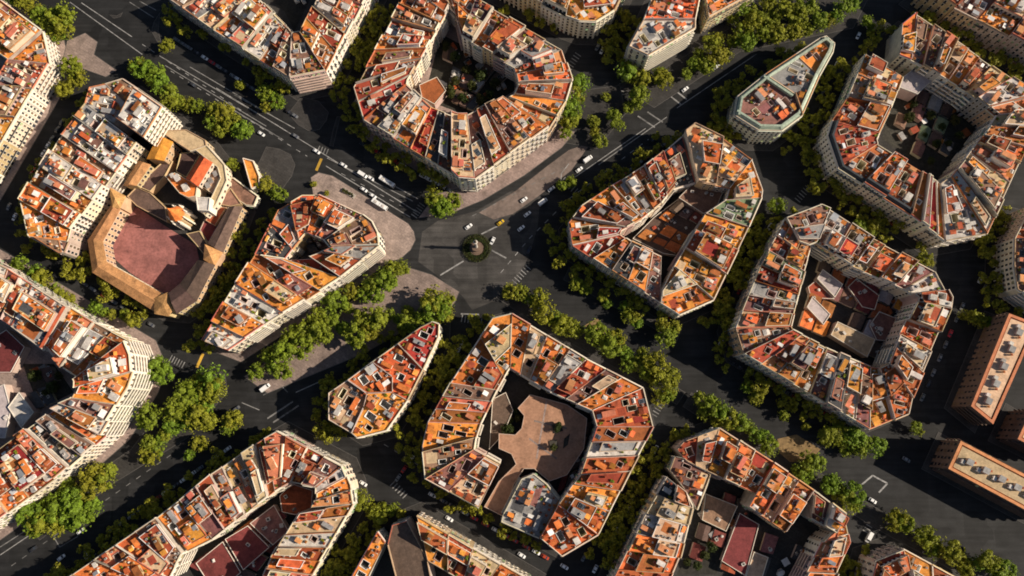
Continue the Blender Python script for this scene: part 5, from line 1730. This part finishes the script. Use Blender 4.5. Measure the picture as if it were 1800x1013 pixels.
for px, k, d, lab in [
    ((460, 236), 'white', AV, 'white car beside the rounded bulb of paving on the marked avenue'),
    ((557, 267), 'white', AV, 'white car at the yellow stripe on the marked avenue'),
    ((604, 291), 'white', AV, 'white car leading the queue on the far avenue lane'),
    ((638, 308), 'van', AV, 'white van in the queue on the far avenue lane'),
    ((652, 314), 'white', AV, 'white car behind the van in the far avenue lane'),
    ((640, 334), 'white', AV, 'white car ahead of the bus by the paved plaza'),
    ((656, 345), 'white', AV, 'white car beside the bus by the paved plaza'),
    ((824, 399), 'white', BO, 'white car circling just above the monument'),
    ((866, 424), 'white', SS, 'white car circling beside the monument hedge'),
    ((921, 352), 'white', BO, 'white car leaving the roundabout along the bus lane'),
    ((954, 356), 'van', BO, 'white van leaving the roundabout on the boulevard'),
    ((969, 333), 'white', BO, 'white car on the boulevard by the lone small tree'),
    ((927, 377), 'white', BO, 'white car entering the roundabout from the boulevard'),
    ((916, 402), 'white', BO, 'white car waiting at the roundabout edge'),
    ((1033, 281), 'van', BO, 'white van on the boulevard beside the island trees'),
    ((1018, 299), 'white', BO, 'white car behind the boulevard van'),
    ((1204, 158), 'white', BO, 'white car at the stop bars on the boulevard'),
    ((1259, 118), 'white', BO, 'white car on the boulevard before the mint flatiron'),
    ((1050, 84), 'grey', SS, 'grey car parked between great court block and narrow row'),
    ((1058, 90), 'white', SS, 'white car parked between great court block and narrow row'),
    ((1091, 8), 'white', SS, 'white car beside the round orange-roofed corner'),
    ((1508, 64), 'white', SS, 'white car off the tip of the mint flatiron'),
    ((1471, 112), 'white', SS, 'white car parked along the mint flatiron, near its tip'),
    ((1446, 162), 'grey', SS, 'grey car parked along the mint flatiron'),
    ((811, 606), 'white', SS, 'white car heading up beside the brown patio block'),
    ((797, 628), 'grey', SS, 'grey car parked beside the small almond wedge'),
    ((804, 620), 'white', SS, 'white car parked beside the small almond wedge'),
    ((467, 682), 'van', BO, 'white van alone on the boulevard near the striped corner grove'),
    ((416, 719), 'grey', BO, 'grey car on the boulevard under the grove'),
    ((143, 934), 'white', BO, 'white car on the boulevard beside the dense tree clump'),
    ((109, 980), 'white', BO, 'white car on the boulevard near the corner marking'),
    ((155, 976), 'white', SS, 'white car waiting by the boulevard crosswalk'),
    ((170, 1004), 'van', SS, 'white van in the side street by the boulevard crosswalk'),
    ((639, 850), 'white', AV, 'white car crossing beside the red court chamfer'),
    ((790, 912), 'white', AV, 'white car parked below the passage of the brown patio block'),
    ((917, 976), 'white', AV, 'white car in the street under the grey municipal building'),
    ((1046, 1000), 'white', SS, 'white car in the crossing off the grey municipal building'),
    ((1026, 980), 'grey', SS, 'grey car in the crossing off the grey municipal building'),
    ((992, 996), 'white', AV, 'white car turning at the crossing by the orange chamfer house'),
    ((1152, 790), 'white', SS, 'white car between brown patio block and open court block'),
    ((1130, 840), 'grey', SS, 'grey car between brown patio block and open court block'),
    ((1266, 604), 'white', SS, 'white car between beige corner block and pale sheds block'),
    ((1526, 944), 'van', SS, 'white van in the lower crossing'),
    ((1533, 880), 'white', AV, 'white car in the lower crossing beside the square marking'),
    ((1592, 808), 'grey', AV, 'grey car on the shaded promenade road by the slab flats'),
    ((1722, 492), 'white', SS, 'white car beyond the black mansard chamfer'),
    ((1730, 508), 'grey', SS, 'grey car beyond the black mansard chamfer'),
    ((27, 382), 'white', SS, 'white car off the rear corner of the convent row'),
    ((17, 364), 'grey', SS, 'grey car off the rear corner of the convent row'),
    ((880, 392), 'taxi', BO, 'yellow car turning beside the roundabout lane'),
    ((60, 965), 'dark', BO, 'dark car on the boulevard below the dense tree clump'),
    ((340, 150), 'dark', AV, 'dark car on the marked avenue beside the convent trees'),
    ((520, 240), 'grey', AV, 'grey car on the marked avenue before the yellow stripe'),
    ((930, 440), 'dark', SS, 'dark car leaving the roundabout toward the promenade'),
    ((1150, 245), 'dark', BO, 'dark car on the boulevard beside the beige corner block'),
]:
    car(px, k, d, lab, None)
# parked kerbside cars in the narrow streets
PK = random.Random(4)
for (a, c, n, lab) in [((700, 60), (640, 150), 8, 'car parked along the narrow street beside the great court block'), ((440, 480), (400, 545), 6, 'car parked between the convent and the rounded wedge block'), ((1352, 400), (1300, 510), 8, 'car parked between the beige corner and pale sheds blocks'), ((1110, 880), (1075, 950), 6, 'car parked along the open court block side street'), ((1480, 330), (1570, 395), 7, 'car parked below the black slate mansards'), ((640, 930), (600, 1000), 5, 'car parked between the red court block and the long dark roof'), ((1450, 175), (1425, 225), 4, 'car parked between the mint flatiron and the black mansard block'), ((310, 70), (520, 205), 18, 'car parked along the grey-fronted avenue front'), ((640, 255), (790, 335), 14, 'car parked along the great court avenue front'), ((1290, 640), (1520, 765), 18, 'car parked along the pale sheds promenade front'), ((1040, 470), (1190, 565), 12, 'car parked along the beige corner promenade front'), ((60, 300), (110, 215), 7, 'car parked along the convent row'), ((150, 500), (265, 570), 8, 'car parked under the convent cloister wall'), ((400, 790), (200, 930), 14, 'car parked along the red court boulevard front'), ((735, 790), (700, 840), 4, 'car parked off the blunt brown patio chamfer'), ((760, 870), (960, 980), 12, 'car parked below the brown patio block'), ((1690, 540), (1620, 700), 8, 'car parked between the pale sheds block and the slab flats'), ((1080, 320), (1180, 245), 8, 'car parked along the beige corner boulevard front')]:
    for i in range(n):
        t = (i + PK.uniform(-.15, .15)) / (n - 1)
        px = (a[0] + (c[0] - a[0]) * t, a[1] + (c[1] - a[1]) * t)
        car(px, PK.choice(['grey', 'dark', 'grey', 'white', 'red']), (c[0] - a[0], c[1] - a[1]), lab, 'cars: ' + lab)


def bus(px, d, label, L=12.0, n_units=2):
    p = W(px, 0)
    t = empty('bus', (p.x, p.y, .012))
    t.rotation_euler = (0, 0, heading(px, d))
    tag(t, label, 'bus', 'buses on the marked avenue')
    seg = L / n_units
    for k in range(n_units):
        x0 = -L / 2 + k * seg
        b = MB()
        b.box((x0 + seg / 2, 0), X, seg / 2 - .12, 1.28, .35, 3.1, 0, bottom=True)
        b.box((x0 + seg / 2, 0), X, seg / 2 - .3, 1.15, 3.1, 3.22, 0)
        b.build('body', 'carwhite', t)
        b = MB()
        for s in (-1, 1):
            b.box((x0 + seg / 2, s * 1.285), X, seg / 2 - .4, .012, 1.5, 2.6, 0, bottom=True)
        b.build('window', 'glass', t, 'stuff')
        b = MB()
        b.box((x0 + seg / 2, 0), X, .9, .7, 3.22, 3.5, 0)
        b.build('roof_unit', 'w', t)
        for x in (x0 + 1.2, x0 + seg - 1.2):
            for s in (-1, 1):
                b = MB()
                vs = [(x + .48 * math.cos(q * math.pi / 5), s * 1.15 + w, .48 + .48 * math.sin(q * math.pi / 5)) for w in (-.14, .14) for q in range(10)]
                b.add(vs, [tuple(range(9, -1, -1)), tuple(range(10, 20))] + [(q, (q + 1) % 10, 10 + (q + 1) % 10, 10 + q) for q in range(10)], 0)
                b.build('wheel', 'tyre', t)
    b = MB()
    b.box((L / 2 - .11, 0), X, .02, 1.1, 1.3, 2.8, 0, bottom=True)
    b.build('windscreen', 'glass', t)


bus((681, 321), AV, 'white bus on the far avenue lane below the great court block', 11)
bus((668, 361), AV, 'white bus stopped along the paved plaza of the rounded wedge block', 11)
